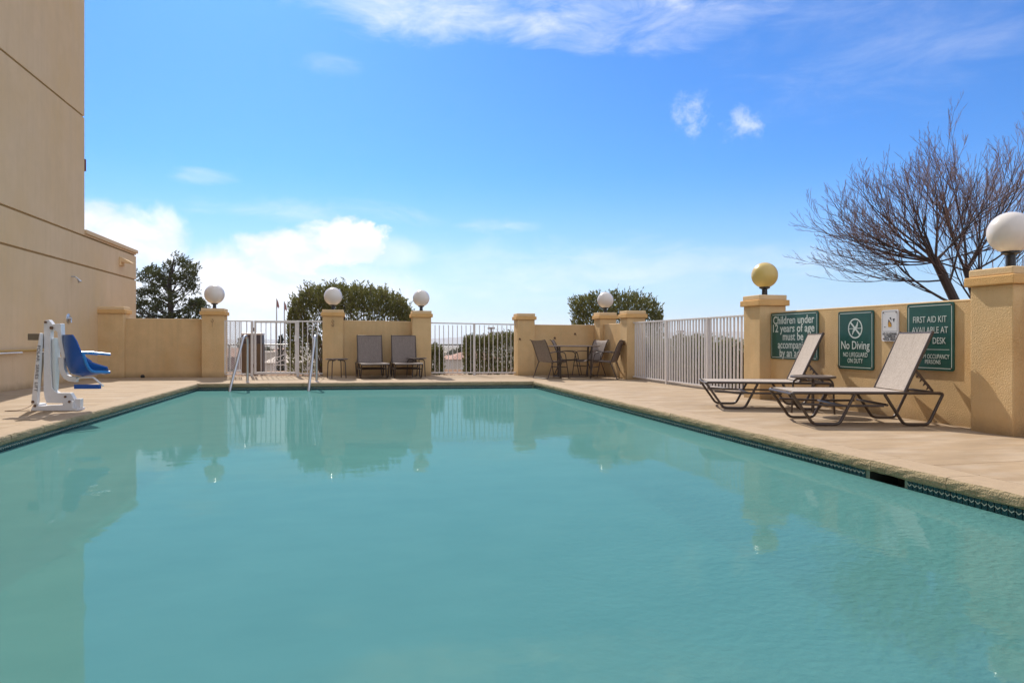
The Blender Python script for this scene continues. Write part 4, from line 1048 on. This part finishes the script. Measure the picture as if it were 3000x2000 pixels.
bare_tree('leafless tree leaning left behind the sign wall with arching twiggy branches', (10.75, 9.55, -.12), (9.92, 10.1, 2.42),
          [sp(2, .1, 2.6, .028), sp(12, -.2, 2.5, .03), sp(22, .1, 2.7, .034), sp(28, -.1, 2.4, .03), sp(38, .2, 2.2, .034), sp(50, -.2, 2.1, .034), sp(64, .0, 2.0, .034), sp(76, .25, 2.0, .03),
           sp(92, -.1, 2.1, .034), sp(-8, .2, 2.4, .024), sp(-2, -.25, 2.5, .024), sp(-14, .25, 2.1, .02), sp(110, .2, 2.3, .03), sp(-16, -.1, 1.8, .02), sp(150, .3, 2.3, .024), sp(128, -.1, 2.3, .024), sp(168, -.2, 2.2, .022)], 11)
bare_tree('second leafless tree with an upright forked crown beside the near globe lamp', (11.2, 9.9, -.12), (10.62, 10.15, 2.3),
          [sp(60, -.1, 2.4, .03), sp(75, .2, 2.8, .034), sp(88, -.1, 3.0, .036), sp(100, .1, 2.9, .034), sp(115, -.2, 2.7, .03), sp(130, .1, 3.1, .03), sp(148, -.1, 3.1, .028), sp(162, .2, 3.0, .026), sp(122, -.3, 3.0, .028), sp(140, .35, 2.9, .026), sp(172, -.2, 2.8, .024), sp(105, .35, 2.8, .028), sp(20, .3, 2.0, .022), sp(40, -.3, 2.2, .024), sp(172, .1, 2.0, .022)], 23, .07)

# pine
def pine():
    rnd = random.Random(31); B = Vector((-10.9, 43.4, -3.2)); o = empty('pine_tree', B, label='dark rounded pine tree beyond the low end of the hotel', cat='tree')
    tr = MB(); tr.tube([(0, 0, 0), (.1, 0, 3), (.2, 0, 5.5), (.1, 0, 7.6), (.35, 0, 9.0)], [.26, .22, .17, .11, .04], 8)
    cl = []
    W0 = 43.4/20.0
    # clump centres x (m, sideways), z (m above base), radius
    C_ = [(-1.5,8.1,.5),(-1.9,7.3,.45),(-1.95,6.5,.42),(-1.1,8.5,.42),(.1,9.0,.5),(.7,9.15,.45),(1.3,8.7,.5),(1.75,8.3,.4),(1.6,7.7,.45),(.9,8.2,.6),(-.4,8.2,.5),(-.1,7.6,.55),(-1.2,7.35,.5),
          (.5,6.8,.65),(1.4,6.6,.5),(-.5,6.5,.5),(2.0,6.2,.45),(2.3,6.6,.3),(-1.2,5.9,.5),(2.1,5.4,.45),(1.2,5.6,.55),(.2,5.7,.6),(-.8,5.0,.6),(-1.9,5.3,.5),(-2.6,5.6,.5),(-2.8,6.4,.4),(-3.2,5.2,.6),(-2.3,4.5,.6),
          (.6,4.7,.7),(1.6,4.5,.55),(-1.2,4.1,.7),(2.6,4.3,.3),(2.9,4.05,.32),(.0,3.9,.7),(1.2,3.8,.7),(-2.6,3.7,.7),(-3.5,4.2,.6),(2.0,3.7,.4),(-.9,3.3,.7),(.7,3.1,.7),(-2,2.9,.7)]
    pts = []
    for cx, cz, r_ in [(x*.78+.0, z*.965, q*.92) for x, z, q in C_]:
        for dy in (-1, 0, 1):
            if dy and rnd.random() < .35: continue
            c = Vector((cx+rnd.uniform(-.15, .15), dy*rnd.uniform(.5, 1.3), cz+rnd.uniform(-.15, .15)))
            a = Vector((.1+.1*rnd.random(), 0, cz-rnd.uniform(.5, 1.2)))
            tr.tube([a, a.lerp(c, .5)+Vector((0, 0, -.1)), c], [.05, .035, .015], 4, False)
            for k in range(16):      # tufts
                d = Vector((rnd.gauss(0, 1), rnd.gauss(0, 1), rnd.gauss(0, .8))).normalized()*r_*rnd.uniform(.35, 1.0); t = c+d
                for m in range(13):
                    pts.append((t+Vector((rnd.gauss(0, .06), rnd.gauss(0, .06), rnd.gauss(0, .06))), (d.x, d.y, d.z+.3)))
    leaf_cloud(pts, .20, .5, rnd, .15).build('crown', M['pine'], o)
    tr.build('trunk', M['bark'], o)
pine()
def cypress(x, y, z, h, r_, label, seed):
    rnd = random.Random(seed); o = empty('cypress_tree', (x, y, z), label=label, cat='tree', group='slim cypresses in the valley')
    pts = []
    for i in range(1300):
        t = rnd.random(); rr = r_*math.sin(PI*min(1, t*.93+.07))**.7*(1-t*.35); a = rnd.uniform(0, 2*PI); k = rnd.uniform(.6, 1)
        pts.append(((rr*k*math.cos(a), rr*k*math.sin(a), .1+t*(h-.3)), (0, 0, 1)))
    leaf_cloud(pts, .35, .6, rnd, .22).build('crown', M['cypress'], o)
    mb = MB(); mb.tube([(0, 0, 0), (0, 0, h*.9)], [.12, .02], 6); mb.build('trunk', M['bark'], o)
cypress(-6.67, 63, -5, 6.4, .24, 'slim dark cypress seen through the middle of the gate', 1)
cypress(-7.57, 47.8, -3.9, 5.0, .30, 'thin dark cypress beside the brown cabinet, left of the gate', 2)

# ------------------------------------------------------------ beyond the pool wall
def chainlink(p0, p1, posts, label):
    p0 = Vector(p0); p1 = Vector(p1); d = p1-p0; Ln = d.length; a = math.atan2(d.y, d.x)
    o = empty('chain_link_fence', (p0.x, p0.y, -.12), a, label=label, cat='fence')
    h = .96
    mb = MB(); mb.tube([(0, 0, h), (Ln, 0, h)], .022, 8); mb.build('top_rail', M['blackm'], o)
    for q in posts: mb = MB(); mb.tube([(q, 0, -.1), (q, 0, h)], .03, 8); mb.build('post', M['blackm'], o)
    mb = MB(); s_ = .11; n = int(Ln/s_)
    for i in range(-8, n):
        for sg in (0, 1):
            x0 = i*s_; pts = [(x0, .03), (x0+h-.05, h-.03)] if sg else [(x0+h-.05, .03), (x0, h-.03)]
            (ax, az_), (bx, bz) = pts
            if ax < 0 or bx < 0 or ax > Ln or bx > Ln: continue
            mb.tube([(ax, 0, az_), (bx, 0, bz)], .0035, 3, False)
    tag(mb.build('wire_mesh', M['polem'], o), kind='stuff')
chainlink((-4.9, 27.75), (5.0, 25.55), (.1, 2.45, 5.0, 7.1, 9.6), 'black chain link fence behind the gate and the far railing')
o = empty('utility_cabinet', (-3.48, 24.5, -.13), label='brown and dark utility cabinet with a pale rounded top behind the gate', cat='cabinet')
MB().box(-.34, .34, -.3, .3, 0, 1.02).build('lower_box', M['cabinet'], o, bevel=.02)
MB().box(-.33, .33, -.28, .28, 1.02, 1.31).build('dark_panel', M['cabdark'], o, bevel=.02)
MB().box(-.345, .345, -.3, .3, 1.312, 1.39).build('cabinet_top', M['white'], o, bevel=.03)
def flagpole(x, y, zt, zb, label):
    o = empty('flagpole', (x, y, zb), label=label, cat='flagpole', group='flagpoles beyond the gate')
    mb = MB(); mb.tube([(0, 0, 0), (0, 0, zt-zb)], [.07, .045], 8); mb.build('pole', M['polem'], o)
    mb = MB(); H = zt-zb
    prof = [(0.05, H-.08), (.17, H-.35), (.26, H-.80), (.20, H-1.0), (.10, H-.8), (.05, H-.95)]
    mb.prism(prof, -.03, .05); mb.build('flag', M['flag'], o)
flagpole(-8.18, 73.6, 5.27, -5.9, 'taller flagpole with a limp red flag')
flagpole(-7.41, 73.4, 4.99, -5.9, 'shorter flagpole with a limp red flag, nearer the shrub')
def lightpole(x, y, zt, zb, w, label):
    o = empty('street_lamp', (x, y, zb), label=label, cat='street lamp')
    mb = MB(); mb.tube([(0, 0, 0), (0, 0, zt-zb)], [.09, .06], 8); mb.build('pole', M['polem'], o)
    mb = MB(); mb.box(-w, w, -.12, .12, zt-zb, zt-zb+.12); mb.build('lamp_head', M['polem'], o)
lightpole(8.54, 44.2, 1.75, -3.6, .22, 'grey parking light pole rising over the hedge')
lightpole(23.0, 46.0, 1.6, -3.8, .3, 'thin light pole behind the middle of the long railing')
lightpole(29.5, 41.0, 1.62, -3.2, .8, 'light pole with a wide arm behind the long railing near the yellow globe')
o = empty('ramp_railing', (-3.85, 33.5, -.55), R(-8), label='white sloping ramp handrail beyond the chain link fence', cat='railing')
for nm, z0, z1 in (('top_rail', .70, .92), ('lower_rail', .48, .68), ('lower_rail', .40, .42)):
    mb = MB(); mb.tube([(0, 0, z0), (.55, 0, z1)], .022, 6); mb.build(nm, M['white'], o)
for x in (0, .30, .55): mb = MB(); mb.tube([(x, 0, -1.5), (x, 0, .68+x*.4)], .02, 6); mb.build('post', M['white'], o)
def house(x, y, z, w, d, h, rh, rz, wallm, roofm, label, name='house'):
    o = empty(name, (x, y, z), R(rz), label=label, cat='house', group='houses in the valley')
    MB().box(-w/2, w/2, -d/2, d/2, 0, h).build('wall', M[wallm], o)
    e = .35
    if rh > 0:
        mb = MB(); mb.add([(-w/2-e, -d/2-e, h+.003), (w/2+e, -d/2-e, h+.003), (w/2+e, d/2+e, h+.003), (-w/2-e, d/2+e, h+.003), (-w/2+d*.3, 0, h+rh), (w/2-d*.3, 0, h+rh)], [(3, 2, 1, 0), (0, 1, 5, 4), (2, 3, 4, 5), (1, 2, 5), (3, 0, 4)])
    else:
        mb = MB(); mb.box(-w/2-.1, w/2+.1, -d/2-.1, d/2+.1, h+.003, h+.35)
    mb.build('roof', M[roofm], o)
    n = max(2, int(w/3))
    for i in range(n):
        cx = -w/2+w*(i+.5)/n
        m_ = MB(); m_.box(cx-.6, cx+.6, -d/2-.04, -d/2+.05, h*.35, h*.8); f = m_.build('window', M['white'], o)
        m_ = MB(); m_.box(cx-.5, cx+.5, -d/2-.06, -d/2-.045, h*.4, h*.75); m_.build('pane', M['glass'], f)
house(-7.35, 43.2, -3.6, 1.6, 1.4, 3.65, .5, 0, 'maroon', 'redroof', 'maroon shed behind the left part of the gate fence', 'shed')
house(19.2, 118.7, -9.2, 8.5, 8, 7.0, 1.1, 5, 'cream', 'redroof', 'house with a low red tiled roof seen left of the hedge')
rnd = random.Random(77)
HL = [(784, 140, 1034, 10, 0, 'pale flat roofed building seen behind the gate'), (848, 115, 1040, 7, 1.2, 'house with green eaves side right of the cypress, behind the gate'),
      (1335, 200, 1040, 10, 1.6, 'small cream house left of the red roofed house'), (1312, 300, 1034, 13, 0, 'far pale block seen beside the narrow hedge'), (1388, 260, 1030, 12, 1.8, 'far cream house behind the red roofed one'),
      (760, 420, 1022, 20, 0, 'far pale block behind the cabinet'), (835, 380, 1020, 16, 2, 'far cream house beyond the white ramp rail'), (698, 240, 1030, 12, 1.5, 'far house behind the maroon shed')]
for px, t, py, w, rh, lb in HL:
    u = (px-1500)/2000; c_, s_ = math.cos(math.atan(.225)), math.sin(math.atan(.225))
    x, y_ = (u*c_+s_)*t, (c_-u*s_)*t; zt = 1+(997-py)*t/2000
    gz_ = -9-(t-120)*.039 if t < 300 else -16-(t-300)*.01
    house(x, y_, gz_-.2, w, w*.8, zt-rh-gz_+.2, rh, rnd.uniform(-12, 12), 'cream', 'redroof' if rh > 1.4 else 'cream', lb)
def round_tree(x, y, z, h, r_, label, seed, n=1500):
    rnd = random.Random(seed); o = empty('round_tree', (x, y, z), label=label, cat='tree', group='round trees in the valley')
    pts = []
    for i in range(n):
        d = Vector((rnd.gauss(0, 1), rnd.gauss(0, 1), rnd.gauss(0, 1))).normalized()*r_*rnd.uniform(.5, 1)*(1+.15*math.sin(5*i))
        pts.append(((d.x, d.y, d.z*.8+h-r_*.8), (d.x, d.y, d.z+.3)))
    leaf_cloud(pts, r_*.28, .3, rnd, .35).build('crown', M['pine'], o)
    mb = MB(); mb.tube([(0, 0, 0), (0, 0, h*.7)], [.25, .15], 6); mb.build('trunk', M['bark'], o)
for i, (px, t, py, r_, lb) in enumerate([(1361, 128, 1014, 1.5, 'dark round tree above the red tiled roof'), (1347, 170, 1024, 1.8, 'lower round tree left of the dark one above the roof'), (1330, 240, 1026, 2.2, 'small hazy tree left of the red roofed house'),
        (775, 300, 1018, 3.0, 'hazy round tree right of the cabinet'), (806, 200, 1036, 2.4, 'round tree above the white ramp rail'), (845, 150, 1046, 1.8, 'low round tree beside the right gate post'), (855, 340, 1016, 3.2, 'far hazy tree at the right of the gate')]):
    u = (px-1500)/2000; c_, s_ = math.cos(math.atan(.225)), math.sin(math.atan(.225))
    x, y_ = (u*c_+s_)*t, (c_-u*s_)*t; zt = 1+(997-py)*t/2000
    gz_ = -9-(t-120)*.039 if t < 300 else -16-(t-300)*.01
    round_tree(x, y_, gz_, zt-gz_, r_, lb, 40+i)

# haze: one closed box of thin even air round everything
mb = MB(); mb.box(-9000, 9000, -700, 8200, -34, 160)
hz = mb.build('haze', bpy.data.materials.new('haze_air')); tag(hz, kind='stuff')
hm = hz.data.materials[0]; hm.use_nodes = True; nt = hm.node_tree; nt.nodes.clear()
ho = nt.nodes.new('ShaderNodeOutputMaterial'); pv = nt.nodes.new('ShaderNodeVolumePrincipled')
pv.inputs['Color'].default_value = (.93, .95, 1, 1); pv.inputs['Density'].default_value = 1.6e-4; pv.inputs['Anisotropy'].default_value = .3
nt.links.new(pv.outputs[0], ho.inputs['Volume'])
